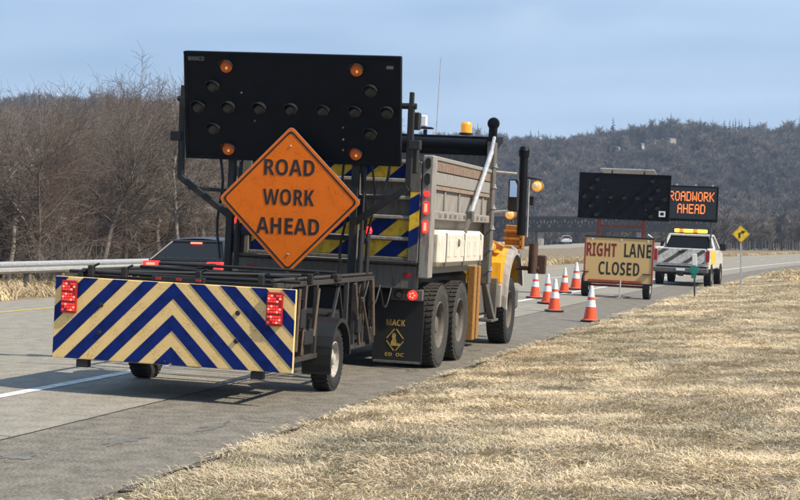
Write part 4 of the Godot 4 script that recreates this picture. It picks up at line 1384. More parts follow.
func guardrail() -> void:
	# W-beam rail with posts along the far side of the left lanes
	var t := thing("guardrail", "galvanised steel guardrail on posts in front of the bare woods", "guardrail", Transform3D())
	var prof := [Vector2(0.0, 0.0), Vector2(0.03, 0.03), Vector2(0.08, 0.055), Vector2(0.08, 0.1), Vector2(0.03, 0.13), Vector2(0.02, 0.155), Vector2(0.03, 0.18), Vector2(0.08, 0.21), Vector2(0.08, 0.255), Vector2(0.03, 0.285), Vector2(0.0, 0.31)]
	var d := 20.0
	var base := ST()
	bb(base, Vector3(-0.09, -0.3, -0.08), Vector3(0.09, 0.76, 0.08), 0.01)
	var post := base.commit()
	while d < 92.0:
		var e := d + 3.81
		var s := ST()
		var a := Vector3(-20.0 + curve(d), road_y(-16.5) + 0.47, -d)
		var b := Vector3(-20.0 + curve(e), road_y(-16.5) + 0.47, -e)
		for k in prof.size() - 1:
			var p: Vector2 = prof[k]
			var q: Vector2 = prof[k + 1]
			quad(s, a + Vector3(p.x, p.y, 0), b + Vector3(p.x, p.y, 0), b + Vector3(q.x, q.y, 0), a + Vector3(q.x, q.y, 0), Vector3(q.y - p.y, p.x - q.x, 0).normalized())
			quad(s, a + Vector3(p.x - 0.004, p.y, 0), b + Vector3(p.x - 0.004, p.y, 0), b + Vector3(q.x - 0.004, q.y, 0), a + Vector3(q.x - 0.004, q.y, 0), -Vector3(q.y - p.y, p.x - q.x, 0).normalized())
		part("rail", s, M.galv, t)
		for f in [0.0, 0.5]:
			var dd: float = lerp(d, e, f)
			part("post", post, M.wood_post, t, Transform3D(Basis(), Vector3(-20.1 + curve(dd), road_y(-16.5), -dd)))
		d = e

# ------------------------------------------------------------------ ground and roads
var gn := FastNoiseLite.new()
func ground_y(x: float, d: float) -> float:
	var xr := x - curve(d)
	var rough := gn.get_noise_2d(x * 6.0, d * 6.0) * 0.05 + gn.get_noise_2d(x * 1.2, d * 1.2) * 0.1
	if xr > EDGE - 0.06:
		var k: float = clamp((xr - EDGE) / 0.5, 0.0, 1.0)
		return road_y(EDGE) - 0.012 + (0.035 + rough * 0.7) * k + clamp((xr - EDGE) / 8.0, 0.0, 1.0) * 0.12 + max(0.0, d - 70.0) * 0.0022
	if xr > -17.0:
		return road_y(xr) - 0.12
	var out: float = -17.0 - xr
	return road_y(-17.0) - 0.02 + rough * clamp(out / 2.0, 0.0, 1.0) - clamp((out - 2.5) / 20.0, 0.0, 1.0) * 0.5

func strip(x0: float, x1: float, d0: float, d1: float, lift: float, step := 4.0) -> SurfaceTool:
	var st := ST()
	var d := d0
	var cuts := [x0]
	for c in [LINE - 0.6]:
		if c > x0 and c < x1:
			cuts.append(c)
	cuts.append(x1)
	while d < d1 - 0.01:
		var e: float = min(d + step, d1)
		for k in cuts.size() - 1:
			var a: float = cuts[k]
			var b: float = cuts[k + 1]
			quad(st, Vector3(a + curve(d), road_y(a) + lift, -d), Vector3(b + curve(d), road_y(b) + lift, -d), Vector3(b + curve(e), road_y(b) + lift, -e), Vector3(a + curve(e), road_y(a) + lift, -e), Vector3.UP)
		d = e
	return st

func build_ground() -> void:
	gn.seed = 4
	gn.frequency = 0.12
	gn.fractal_octaves = 3
	# near ground as a fine grid, far ground coarse
	var st := ST()
	var xs := []
	var x := -17.0
	for v in [-900.0, -500.0, -300.0, -200.0, -140.0, -100.0, -75.0, -60.0, -50.0, -42.0, -36.0, -31.0, -27.0, -24.0, -22.0, -20.0, -18.5, -17.5, -17.01, -16.99, -12.0, -8.0, -5.0, -4.27]:
		xs.append(v)
	x = EDGE - 0.055
	while x < 8.0:
		xs.append(x)
		x += 0.16 if x < 1.0 else 0.6
	for v in [10.0, 14.0, 20.0, 30.0, 45.0, 70.0, 110.0, 180.0, 300.0, 500.0, 900.0]:
		xs.append(v)
	var ds := [-60.0, -30.0, -12.0, 0.0, 5.0]
	var d := 8.0
	while d < 1600.0:
		ds.append(d)
		d += max(0.22, (d - 8.0) * 0.02)
	var idx := 0
	for j in ds.size():
		for i in xs.size():
			var xx: float = xs[i] + curve(min(ds[j], 400.0))
			st.set_normal(Vector3.UP)
			var y: float = ground_y(xx, min(ds[j], 400.0)) if ds[j] < 400.0 else ground_y(xx, 399.0)
			st.add_vertex(Vector3(xx, y, -ds[j]))
	for j in ds.size() - 1:
		for i in xs.size() - 1:
			var a: int = j * xs.size() + i
			var b: int = a + xs.size()
			st.add_index(a)
			st.add_index(b)
			st.add_index(a + 1)
			st.add_index(a + 1)
			st.add_index(b)
			st.add_index(b + 1)
	st.generate_normals()
	struct_("ground", st, M.soil)
	# pavement: shoulder, lane slabs, left shoulder
	struct_("road_shoulder", strip(JOINT + 0.012, EDGE, -30, 420, 0.0, 3.0), M.shoulder)
	var lanes := struct_("road", strip(-16.8, JOINT - 0.012, -30, 420, 0.0, 3.0), M.slab)
	var under := strip(JOINT - 0.03, JOINT + 0.03, -30, 150, -0.006)
	part("pavement_joint", under, M.tar, lanes)
	# crumbling pavement edge: broken rim with shade in its colour, laid below
	part("edge_line", strip(LINE - 0.07, LINE + 0.07, -30, 300, 0.005), M.line_white, lanes)
	part("edge_line", strip(-14.75, -14.6, -30, 300, 0.005), M.line_yellow, lanes)
	var dd := -20.0
	while dd < 250.0:
		part("lane_dash", strip(-11.05, -10.93, dd, dd + 3.0, 0.005, 3.0), M.line_white, lanes)
		dd += 12.2
	# transverse slab joints
	dd = -6.0
	while dd < 120.0:
		part("slab_joint", strip(-14.7, JOINT - 0.02, dd, dd + 0.014, 0.004, 1.0), M.tar, lanes)
		dd += 6.1
	# tar-filled cracks and stained patches on the shoulder
	var sh := get_node("road_shoulder")
	# broken rim, drop-off shade painted into it, where the pavement ends in the dirt
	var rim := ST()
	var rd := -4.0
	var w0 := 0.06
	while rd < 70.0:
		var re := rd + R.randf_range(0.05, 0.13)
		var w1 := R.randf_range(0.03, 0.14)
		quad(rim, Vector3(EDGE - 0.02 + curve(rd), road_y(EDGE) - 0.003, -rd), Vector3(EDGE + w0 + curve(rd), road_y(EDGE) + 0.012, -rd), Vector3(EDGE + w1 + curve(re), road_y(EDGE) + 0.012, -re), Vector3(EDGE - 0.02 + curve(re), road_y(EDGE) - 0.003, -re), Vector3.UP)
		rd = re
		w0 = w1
	part("shaded_broken_edge", rim, M.shaded_dirt, sh)
	for k in 3:
		var c := ST()
		var cd := 13.5 + k * 4.4 + R.randf() * 1.2
		var cx := EDGE - 0.1
		var to := JOINT + R.randf() * 1.0 + 0.05
		while cx > to:
			var nx: float = max(to, cx - R.randf_range(0.08, 0.2))
			var nd := cd + R.randf_range(-0.07, 0.07)
			var w := R.randf_range(0.001, 0.006)
			quad(c, Vector3(cx + curve(cd), road_y(cx) + 0.004, -cd - w), Vector3(cx + curve(cd), road_y(cx) + 0.004, -cd + w), Vector3(nx + curve(nd), road_y(nx) + 0.004, -nd + w), Vector3(nx + curve(nd), road_y(nx) + 0.004, -nd - w), Vector3.UP)
			cx = nx
			cd = nd
		part("crack", c, M.tar, sh)
	for q in [[-5.2, 12.6, 0.1, 0.45], [-4.9, 13.9, 0.08, 0.4], [-5.5, 11.4, 0.12, 0.3], [-4.75, 20.6, 0.07, 0.3], [-4.8, 24.6, 0.08, 0.3]]:
		var s := ST()
		var n := 22
		var ring_ := []
		for k in n:
			var a := TAU * k / n
			var rr := R.randf_range(0.35, 1.25)
			ring_.append(Vector2(q[0] + cos(a) * q[2] * rr, q[1] + sin(a) * q[3] * rr))
		for k in n:
			var p: Vector2 = ring_[k]
			var r: Vector2 = ring_[(k + 1) % n]
			tri(s, Vector3(q[0] + curve(q[1]), road_y(q[0]) + 0.004, -q[1]), Vector3(p.x + curve(p.y), road_y(p.x) + 0.004, -p.y), Vector3(r.x + curve(r.y), road_y(r.x) + 0.004, -r.y), Vector3.UP, Vector3.UP, Vector3.UP)
		part("oil_stain", s, M.oil, sh)

func far_road() -> void:
	# ramp that climbs beyond the median
	var st := ST()
	var bank := ST()
	var pts := [Vector3(-62, 0.55, -150), Vector3(-50, 0.7, -190), Vector3(-36, 0.85, -240), Vector3(-33, 1.5, -300), Vector3(-25, 1.7, -332)]
	var side := []
	for i in pts.size():
		var t: Vector3 = pts[min(i + 1, pts.size() - 1)] - pts[max(i - 1, 0)]
		side.append(t.cross(Vector3.UP).normalized() * 5.0)
	for i in pts.size() - 1:
		var a: Vector3 = pts[i]
		var b: Vector3 = pts[i + 1]
		var na: Vector3 = side[i]
		var nb: Vector3 = side[i + 1]
		quad(st, a - na, a + na, b + nb, b - nb, Vector3.UP)
		for k in [-1.0, 1.0]:
			quad(bank, a + na * k, b + nb * k, b + nb * 2.4 * k - Vector3(0, 3, 0), a + na * 2.4 * k - Vector3(0, 3, 0), Vector3.UP)
	struct_("far_road", st, M.slab)
	struct_("road_bank", bank, M.soil)
	car("car", "small silver car on the distant ramp below the truss bridge", Transform3D(Basis(Vector3.UP, 0.2), Vector3(-37.0, 1.45, -288)), M.car_silver, false)

# ------------------------------------------------------------------ grass
func grass_patch(sd: int, blades: int, rad: float, lmin: float, lmax: float, w: float, flatness: float) -> ArrayMesh:
	var r := RandomNumberGenerator.new()
	r.seed = sd
	var v := PackedVector3Array()
	var n := PackedVector3Array()
	var c := PackedColorArray()
	var lie := 0.0
	for i in blades:
		var a := r.randf() * TAU
		var q := sqrt(r.randf()) * rad
		var p := Vector3(cos(a) * q, -0.015, sin(a) * q)
		var dirn := lie + r.randfn(0.0, 0.9)
		var h := Vector3(cos(dirn), 0, sin(dirn))
		var l := r.randf_range(lmin, lmax)
		var tilt: float = clamp(flatness + r.randfn(0.0, 0.22), 0.1, 1.45)
		var up := Vector3.UP
		var d1 := (up * cos(tilt * 0.7) + h * sin(tilt * 0.7))
		var d2 := (up * cos(min(1.75, tilt * 1.35)) + h * sin(min(1.75, tilt * 1.35)))
		var m := p + d1 * l * 0.5
		var e := m + d2 * l * 0.5
		var s := h.cross(up).rotated(h, r.randf_range(-0.7, 0.7)) * w * r.randf_range(0.6, 1.3)
		var nn := (d1.cross(s)).normalized()
		if nn.y < 0.0:
			nn = -nn
		var t := r.randf_range(0.62, 1.2)
		var col := Color(t, t * r.randf_range(0.95, 1.0), t * r.randf_range(0.82, 1.0))
		for tr in [[p - s, p + s, m + s], [p - s, m + s, m - s], [m - s, m + s, e]]:
			var order := [0, 1, 2] if (tr[2] - tr[0]).cross(tr[1] - tr[0]).dot(nn) > 0.0 else [0, 2, 1]
			for k in order:
				v.append(tr[k])
				n.append(nn)
				c.append(col)
	var ar := []
	ar.resize(Mesh.ARRAY_MAX)
	ar[Mesh.ARRAY_VERTEX] = v
	ar[Mesh.ARRAY_NORMAL] = n
	ar[Mesh.ARRAY_COLOR] = c
	var am := ArrayMesh.new()
	am.add_surface_from_arrays(Mesh.PRIMITIVE_TRIANGLES, ar)
	return am

func scatter(called: String, label: String, category: String, mesh: Mesh, xfs: Array, cols: Array, m: Material) -> void:
	var mm := MultiMesh.new()
	mm.transform_format = MultiMesh.TRANSFORM_3D
	mm.use_colors = true
	mm.mesh = mesh
	mm.instance_count = xfs.size()
	for i in xfs.size():
		mm.set_instance_transform(i, xfs[i])
		mm.set_instance_color(i, cols[i])
	var o := MultiMeshInstance3D.new()
	o.name = numbered(called)
	o.multimesh = mm
	o.material_override = m
	add_child(o)
	tag(o, label, category)
	o.set_meta("kind", "stuff")

func grass() -> void:
	var patches := [grass_patch(1, 60, 0.18, 0.05, 0.12, 0.0024, 1.35), grass_patch(2, 60, 0.19, 0.04, 0.1, 0.0024, 1.45), grass_patch(3, 26, 0.13, 0.05, 0.13, 0.0024, 1.0), grass_patch(4, 30, 0.12, 0.02, 0.06, 0.0026, 0.8)]
	var names := ["dry straw-coloured grass lying over the verge", "pale flattened dead grass thatch on the verge", "taller dry grass blades standing up on the verge", "short stubble grass between the thatch on the verge"]
	var xs := [[], [], [], []]
	var cs := [[], [], [], []]
	var cn := FastNoiseLite.new()
	cn.seed = 8
	cn.frequency = 0.35
	cn.fractal_octaves = 4
	var d := 8.6
	while d < 95.0:
		var dens: float = clamp(130.0 * pow(14.0 / max(d, 12.0), 1.15), 9.0, 130.0)
		var step := 0.5 if d < 30.0 else 1.5
		var right: float = 3.0 if d < 30.0 else 3.5 + (d - 30.0) * 0.06
		var n := int(dens * step * (right - EDGE))
		for i in n:
			var xr: float = EDGE - 0.06 + (right - EDGE) * pow(R.randf(), 1.15)
			var dd := d + R.randf() * step
			if xr < EDGE + 0.04 + 0.14 * cn.get_noise_2d(dd * 4.0, 7.0) or (xr < EDGE + 0.25 and R.randf() < 0.3):
				continue
			var x := xr + curve(dd)
			var v := cn.get_noise_2d(x * 1.0, dd * 0.8)
			var v2 := cn.get_noise_2d(x * 5.0 + 40.0, dd * 5.0)
			if v2 < -0.2 and R.randf() < 0.86:
				continue
			var k := 0
			var u := R.randf()
			if u < 0.38: k = 0
			elif u < 0.72: k = 1
			elif u < 0.79 + v * 0.15: k = 2
			else: k = 3
			var sc: float = R.randf_range(0.75, 1.25) * (1.0 if d < 22.0 else 1.0 + (d - 22.0) * 0.03)
			var b := Basis(Vector3.UP, cn.get_noise_2d(x * 1.5 + 90.0, dd * 1.5) * 7.0 + R.randfn(0.0, 0.7)) * Basis(Vector3.RIGHT, R.randf_range(-0.15, 0.15))
			xs[k].append(Transform3D(b.scaled(Vector3(sc, sc * R.randf_range(0.55, 0.9), sc)), Vector3(x, ground_y(x, dd) + 0.004, -dd)))
			var t: float = clamp(1.0 + v * 0.5 + v2 * 0.36 + R.randf_range(-0.14, 0.14), 0.35, 1.35)
			var g: float = clamp(-v * 0.35 + R.randf_range(-0.1, 0.1), 0.0, 0.3)
			if R.randf() < 0.03:
				cs[k].append([Color(0.16, 0.19, 0.07), Color(0.2, 0.14, 0.085), Color(0.24, 0.23, 0.12)][R.randi() % 3])
				continue
			cs[k].append(Color(0.6 * t * (1.0 - g * 0.6), 0.5 * t * (1.0 - g * 0.25), 0.35 * t))
		d += step
	for k in 4:
		scatter("grass", names[k], "grass", patches[k], xs[k], cs[k], M.straw)
	# coarse grass on the far verges and the median
	var far := grass_patch(7, 60, 0.6, 0.15, 0.4, 0.012, 0.8)
	var fx := []
	var fc := []
	for i in 5200:
		var dd := R.randf_range(24.0, 240.0)
		var xr := -17.6 - pow(R.randf(), 1.4) * 24.0
		if i % 3 == 0:
			dd = R.randf_range(70.0, 260.0)
			xr = EDGE + 0.3 + R.randf() * 30.0
		var x := xr + curve(dd)
		var t := R.randf_range(0.7, 1.1)
		fx.append(Transform3D(Basis(Vector3.UP, R.randf() * TAU).scaled(Vector3.ONE * R.randf_range(0.7, 1.3)), Vector3(x, ground_y(x, dd), -dd)))
		fc.append(Color(0.62 * t, 0.495 * t, 0.31 * t))
	scatter("grass", "coarse dead grass on the far verges and median", "grass", far, fx, fc, M.straw)

# ------------------------------------------------------------------ trees
var tv: PackedVector3Array
var tn: PackedVector3Array

func limb(a: Vector3, b: Vector3, r0: float, r1: float, n: int) -> void:
	var B := basis_along(b - a)
	for i in n:
		var t0 := TAU * i / n
		var t1 := TAU * (i + 1) / n
		var d0 := B.x * cos(t0) + B.z * sin(t0)
		var d1 := B.x * cos(t1) + B.z * sin(t1)
		var q := [a + d0 * r0, a + d1 * r0, b + d1 * r1, b + d0 * r1]
		var nn := [d0, d1, d1, d0]
		for k in [0, 1, 2, 0, 2, 3]:
			tv.append(q[k])
			tn.append(nn[k])

func grow(r: RandomNumberGenerator, p: Vector3, d: Vector3, l: float, rad: float, level: int) -> void:
	var seg: int = [0, 4, 3, 2][level]
	var a := p
	var dir := d
	for i in seg:
		var f := float(i) / seg
		var g := float(i + 1) / seg
		var b := a + dir * (l / seg)
		limb(a, b, max(0.006, rad * (1.0 - 0.75 * f)), max(0.005, rad * (1.0 - 0.75 * g)), [0, 5, 4, 3][level])
		if level < 3:
			var kids: int = [0, 4, 3][level]
			for k in kids:
				var ax := dir.cross(Vector3(r.randfn(), r.randfn(), r.randfn())).normalized()
				var nd := dir.rotated(ax, r.randf_range(0.45, 1.15)).lerp(Vector3.UP, 0.06).normalized()
				grow(r, a.lerp(b, r.randf()), nd, l * r.randf_range(0.34, 0.58) * (1.15 - 0.5 * f), max(0.006, rad * 0.4), level + 1)
		a = b
		dir = (dir + Vector3(r.randfn(), r.randfn() * 0.8 + 0.15, r.randfn()) * 0.17).normalized()

func mesh_of() -> ArrayMesh:
	var ar := []
	ar.resize(Mesh.ARRAY_MAX)
	ar[Mesh.ARRAY_VERTEX] = tv
	ar[Mesh.ARRAY_NORMAL] = tn
	var am := ArrayMesh.new()
	am.add_surface_from_arrays(Mesh.PRIMITIVE_TRIANGLES, ar)
	return am

func bare_tree(sd: int, h: float, rad: float, lean: float, low: float, spread: float) -> Array:
	var r := RandomNumberGenerator.new()
	r.seed = sd
	tv = PackedVector3Array()
	tn = PackedVector3Array()
	var joints := [Vector3(0, -0.3, 0)]
	var la := r.randf() * TAU
	var dir := (Vector3.UP + Vector3(cos(la), 0, sin(la)) * lean).normalized()
	var n := 9
	var th := h * 0.68
	for i in n:
		joints.append(joints[i] + dir * (th / n))
		dir = (dir + Vector3(r.randfn(), 0.25, r.randfn()) * 0.1).normalized()
	for i in n:
		limb(joints[i], joints[i + 1], rad * (1.0 - 0.72 * i / n) * (1.25 if i == 0 else 1.0), rad * (1.0 - 0.72 * (i + 1) / n), 7)
	# the trunk forks into two or three leaders
	for k in 2 + r.randi() % 2:
		var a := r.randf() * TAU
		var p: Vector3 = joints[n]
		var d := (dir + Vector3(cos(a), 0.4, sin(a)) * 0.5).normalized()
		var q: float = rad * 0.27
		for m in 4:
			var e := p + d * h * 0.085
			limb(p, e, q, q * 0.68, 5)
			q *= 0.68
			p = e
			d = (d + Vector3(r.randfn(), 0.2, r.randfn()) * 0.14).normalized()
	var trunk := mesh_of()
	tv = PackedVector3Array()
	tn = PackedVector3Array()
	var c := int(15 + 6 * spread)
	for k in c:
		var f := low + (0.999 - low) * (k + r.randf()) / c
		var i := int(f * n)
		var p: Vector3 = joints[i].lerp(joints[i + 1], f * n - i)
		var a := r.randf() * TAU
		var up := 0.3 + 1.5 * f * f
		var d := Vector3(cos(a), up, sin(a)).normalized()
		grow(r, p, d, h * spread * r.randf_range(0.22, 0.36) * (0.8 + 0.35 * f), rad * 0.36 * (1.1 - 0.6 * f), 1)
	return [trunk, mesh_of()]

func woods() -> void:
	var kinds := []
	for i in 6:
		kinds.append(bare_tree(20 + i * 7, [9.0, 10.5, 8.0, 11.0, 9.5, 7.0][i], [0.14, 0.19, 0.11, 0.2, 0.15, 0.1][i], [0.06, 0.12, 0.3, 0.04, 0.2, 0.1][i], [0.34, 0.42, 0.3, 0.46, 0.36, 0.24][i], [1.0, 0.9, 1.1, 0.85, 1.0, 1.2][i]))
	var rr := RandomNumberGenerator.new()
	rr.seed = 77
	var spots := []
	var tries := 0
	while spots.size() < 235 and tries < 6000:
		tries += 1
		var d := rr.randf_range(46.0, 175.0)
		var xr := -24.0 - rr.randf() * 42.0
		var x := xr + curve(d) * 0.5
		# ahead the wood thins out towards the open valley
		var ang := x / d
		if ang > -0.255 or ang < -0.66:
			continue
		var ok := true
		for s in spots:
			if Vector2(s.x - x, s.y - d).length() < 1.7:
				ok = false
				break
		if ok:
			spots.append(Vector2(x, d))
	var kindnames := ["bare grey tree with an upright bushy crown in the wood behind the guardrail", "bare tree with a strong trunk and open crown in the wood behind the guardrail", "slanting bare sapling in the wood behind the guardrail", "tall bare tree with a high narrow crown in the wood behind the guardrail", "leaning bare tree with spread limbs in the wood behind the guardrail", "low twiggy bare tree in the wood behind the guardrail"]
	for i in spots.size():
		var k := rr.randi() % 6
		var pale := rr.randf() < 0.15
		var s: Vector2 = spots[i]
		var zc := s.y * 0.975 - s.x * 0.2236
		var sc: float = (1.6 + zc * rr.randf_range(0.06, 0.096)) / [9.0, 10.5, 8.0, 11.0, 9.5, 7.0][k]
		var t := thing("bare_tree", kindnames[k] if not pale else kindnames[k].replace("bare", "pale-barked bare"), "tree", Transform3D(Basis(Vector3.UP, rr.randf() * TAU).scaled(Vector3(sc, sc, sc)), Vector3(s.x, ground_y(s.x, s.y) - 0.05, -s.y)), "pale-barked %d" % k if pale else "bare trees %d" % k)
		t.set_meta("group", ("pale bare trees, kind %d" if pale else "bare trees, kind %d") % k)
		part("trunk", kinds[k][0], M.bark_pale if pale else M.bark, t)
		part("crown", kinds[k][1], M.twig_grey if pale else ([M.twig, M.twig_grey, M.twig_red][rr.randi() % 3]), t)
	# one pale trunk that leans far over at the wood's edge
	for q in [[-24.5, 54.0, 0.42, 1.0, "pale tree trunk leaning far over at the edge of the wood"], [-22.2, 60.0, 0.22, 0.9, "slim pale trunk leaning slightly behind the dark car"]]:
		var lean := bare_tree(91 + int(q[1]), 8.5, 0.11, q[2], 0.4, 0.7)
		var t := thing("leaning_tree", q[4], "tree", Transform3D(Basis(Vector3.UP, 0.4), Vector3(q[0], ground_y(q[0], q[1]) - 0.05, -q[1])))
		part("trunk", lean[0], M.bark_pale, t)
		part("crown", lean[1], M.twig_grey, t)
	# brush below the trees
	tv = PackedVector3Array()
	tn = PackedVector3Array()
	for k in 9:
		var a := rr.randf() * TAU
		grow(rr, Vector3.ZERO, Vector3(cos(a) * 0.6, 1.2, sin(a) * 0.6).normalized(), rr.randf_range(1.0, 2.0), 0.022, 2)
	var bush := mesh_of()
	var bxf := []
	var bc := []
	for i in 520:
		var d := rr.randf_range(40.0, 170.0)
		var x := -22.0 - pow(rr.randf(), 1.3) * 45.0 + curve(d) * 0.5
		if x / d > -0.235:
			continue
		bxf.append(Transform3D(Basis(Vector3.UP, rr.randf() * TAU).scaled(Vector3.ONE * rr.randf_range(0.6, 1.2)), Vector3(x, ground_y(x, d) - 0.05, -d)))
		var t := rr.randf_range(0.7, 1.25)
		bc.append(Color(0.14 * t, 0.12 * t, 0.1 * t))
	scatter("brush", "leafless brown brush growing under the bare trees", "brush", bush, bxf, bc, M.grass)

# ------------------------------------------------------------------ far hill, bridge, houses
var hn := FastNoiseLite.new()
# u: metres to the right of the view axis, w: metres ahead along it
func hill_y(u: float, w: float) -> float:
	var k := u / 1100.0 * 1700.0       # ridge profile, sampled where the hill crest stands
	var ridge: float = 60.0 + hn.get_noise_2d(u * 0.9, 0) * 4.0
	ridge += 5.5 * exp(-pow((k - 245.0) / 60.0, 2.0)) + 4.0 * smoothstep(220.0, 300.0, k) - 3.0 * exp(-pow((k - 300.0) / 28.0, 2.0))
	ridge += 25.0 * smoothstep(-30.0, -300.0, k)
	var f := smoothstep(560.0, 1100.0, w)
	return -3.0 + ridge * pow(f, 0.9) + hn.get_noise_2d(u * 3.0, w * 3.0) * 5.0 * f

func from_view(u: float, w: float, y: float) -> Vector3:
	var a := atan(390.0 / 1700.0)
	return Vector3(u * cos(a) - w * sin(a), y, -(u * sin(a) + w * cos(a)))

func far_country() -> void:
	hn.seed = 12
	hn.frequency = 0.004
	hn.fractal_octaves = 4
	var st := ST()
	var nu := 90
	var nw := 34
	for j in nw:
		for i in nu:
			var u := -620.0 + 1240.0 * i / (nu - 1)
			var w := 540.0 + 760.0 * j / (nw - 1)
			st.set_normal(Vector3.UP)
			st.add_vertex(from_view(u * w / 900.0, w, hill_y(u * w / 900.0, min(w, 1100.0)) - max(0.0, w - 1130.0) * 0.25))
	for j in nw - 1:
		for i in nu - 1:
			var a := j * nu + i
			for k in [a, a + nu, a + 1, a + 1, a + nu, a + nu + 1]:
				st.add_index(k)
	st.generate_normals()
	struct_("hill", st, M.forest_floor)
	# winter forest over the hill
	var r := RandomNumberGenerator.new()
	r.seed = 5
	tv = PackedVector3Array()
	tn = PackedVector3Array()
	limb(Vector3(0, -1, 0), Vector3(0.2, 8, 0), 0.22, 0.08, 4)
	for k in 85:
		var a := r.randf() * TAU
		var y0 := r.randf_range(2.5, 9.0)
		var d := Vector3(cos(a), r.randf_range(0.5, 1.9), sin(a)).normalized()
		var l := r.randf_range(2.2, 4.6) * (1.2 - y0 / 16.0)
		limb(Vector3(0.1, y0, 0), Vector3(0.1, y0, 0) + d * l, 0.1, 0.05, 3)
		for q in 2:
			var d2 := (d + Vector3(r.randfn(), r.randfn() * 0.5 + 0.3, r.randfn()) * 0.55).normalized()
			limb(Vector3(0.1, y0, 0) + d * l * 0.5, Vector3(0.1, y0, 0) + d * l * 0.5 + d2 * l * 0.55, 0.07, 0.04, 3)
	var far_tree := mesh_of()
	tv = PackedVector3Array()
	tn = PackedVector3Array()
	for k in 90:
		var f := r.randf()
		var a := r.randf() * TAU
		var d := Vector3(cos(a), -0.25, sin(a)).normalized()
		limb(Vector3(0, 1.5 + f * 11.0, 0), Vector3(0, 1.5 + f * 11.0, 0) + d * 3.2 * (1.05 - f), 0.45 * (1.1 - f), 0.08, 3)
	limb(Vector3(0, -1, 0), Vector3(0, 13, 0), 0.25, 0.05, 4)
	var conifer := mesh_of()
	var xf := []
	var cl := []
	var cx := []
	var cc := []
	var hs := [[0.142, 985.0, 0.7, 0], [0.16, 985.0, 0.9, 1], [0.168, 990.0, 0.8, 0], [0.183, 985.0, 0.9, 0], [0.194, 990.0, 0.8, 1], [0.128, 975.0, 0.6, 1], [0.151, 1000.0, 0.7, 0]]
	for i in 21000:
		var w := r.randf_range(545.0, 1150.0)
		var u := r.randf_range(-0.31, 0.31) * w
		var cleared := false
		for h in hs:
			if w > h[1] - 75.0 and w < h[1] + 12.0 and abs(u - h[0] * w) < 4.0:
				cleared = true
		if cleared:
			continue
		var y: float = hill_y(u, min(w, 1100.0)) - max(0.0, w - 1130.0) * 0.25
		var v := hn.get_noise_2d(u * 4.0 + 300.0, w * 4.0)
		var sc := r.randf_range(0.5, 1.25) * (1.0 + v * 0.4)
		var T := Transform3D(Basis(Vector3.UP, r.randf() * TAU).scaled(Vector3(sc, sc * r.randf_range(0.8, 1.15), sc)), from_view(u, w, y))
		if v > 0.33 and r.randf() < 0.5:
			cx.append(T)
			var t := r.randf_range(0.7, 1.2)
			cc.append(Color(0.022 * t, 0.034 * t, 0.02 * t))
		else:
			xf.append(T)
			var t := r.randf_range(0.75, 1.35) * (1.0 + v * 0.5)
			cl.append(Color(0.112 * t, 0.093 * t, 0.078 * t))
	# evergreen crown on the knoll and belt near the crest
	for i in 110:
		var u := r.randfn(160.0, 13.0)
		var w := r.randf_range(1050.0, 1125.0)
		var sc := r.randf_range(0.6, 1.1)
		cx.append(Transform3D(Basis(Vector3.UP, r.randf() * TAU).scaled(Vector3.ONE * sc), from_view(u, w, hill_y(u, min(w, 1100.0)))))
		cc.append(Color(0.024, 0.036, 0.022))
	for i in 120:
		var u := r.randfn(105.0, 16.0)
		var w := r.randfn(985.0, 12.0)
		cx.append(Transform3D(Basis(Vector3.UP, r.randf() * TAU).scaled(Vector3.ONE * r.randf_range(0.6, 0.9)), from_view(u, w, hill_y(u, w))))
		cc.append(Color(0.022, 0.034, 0.021))
	scatter("hill_forest", "leafless grey-brown forest covering the far hill", "forest", far_tree, xf, cl, M.grass)
	scatter("hill_forest", "dark evergreen trees among the forest on the far hill", "forest", conifer, cx, cc, M.grass)
	# nearer valley wood at the hill's foot, seen past the convoy
	var vx := []
	var vc := []
	for i in 900:
		var w := r.randf_range(385.0, 545.0)
		var u := r.randf_range(0.02, 0.3) * w
		if u / w < 0.115 and w < 500.0:
			continue
		vx.append(Transform3D(Basis(Vector3.UP, r.randf() * TAU).scaled(Vector3.ONE * r.randf_range(0.5, 0.95)), from_view(u, w, 0.0)))
		var t := r.randf_range(0.75, 1.3)
		vc.append(Color(0.135 * t, 0.112 * t, 0.09 * t))
	scatter("valley_forest", "leafless wood at the foot of the far hill", "forest", far_tree, vx, vc, M.grass)
	# houses near the crest on the right
	var hl := ["small white house alone below the evergreen knoll", "wide tan house among the trees near the crest", "white house beside the wide tan house near the crest", "largest white house on the wooded hillside", "small tan house at the crest", "tan house lowest on the wooded hillside", "small white house close under the knoll"]
	for i in hs.size():
		var h: Array = hs[i]
		var u: float = h[0] * h[1]
		var y: float = hill_y(u, h[1])
		var s: float = h[2]
		var t := thing("house", hl[i], "house", Transform3D(Basis(Vector3.UP, 0.2 + i * 0.5).scaled(Vector3.ONE * s * 0.42), from_view(u, h[1], y + 1.5)), "houses on the far hillside")
		var w := ST()
		bb(w, Vector3(-5, -6, -3.5), Vector3(5, 4.2, 3.5))
		part("wall", w, M.siding if h[3] == 0 else M.siding_tan, t)
		var rf := ST()
		side_prism(rf, [Vector2(-4, 4.2), Vector2(0, 6.8), Vector2(4, 4.2)], -5.4, 5.4)
		part("roof", rf, M.roof, t)
		for x in [-3.0, 0.0, 3.0]:
			for sd in [-1.0, 1.0]:
				var wi := ST()
				bb(wi, Vector3(x - 0.6, 1.2, sd * 3.5), Vector3(x + 0.6, 2.8, sd * 3.56))
				part("window", wi, M.glass_dark, t)

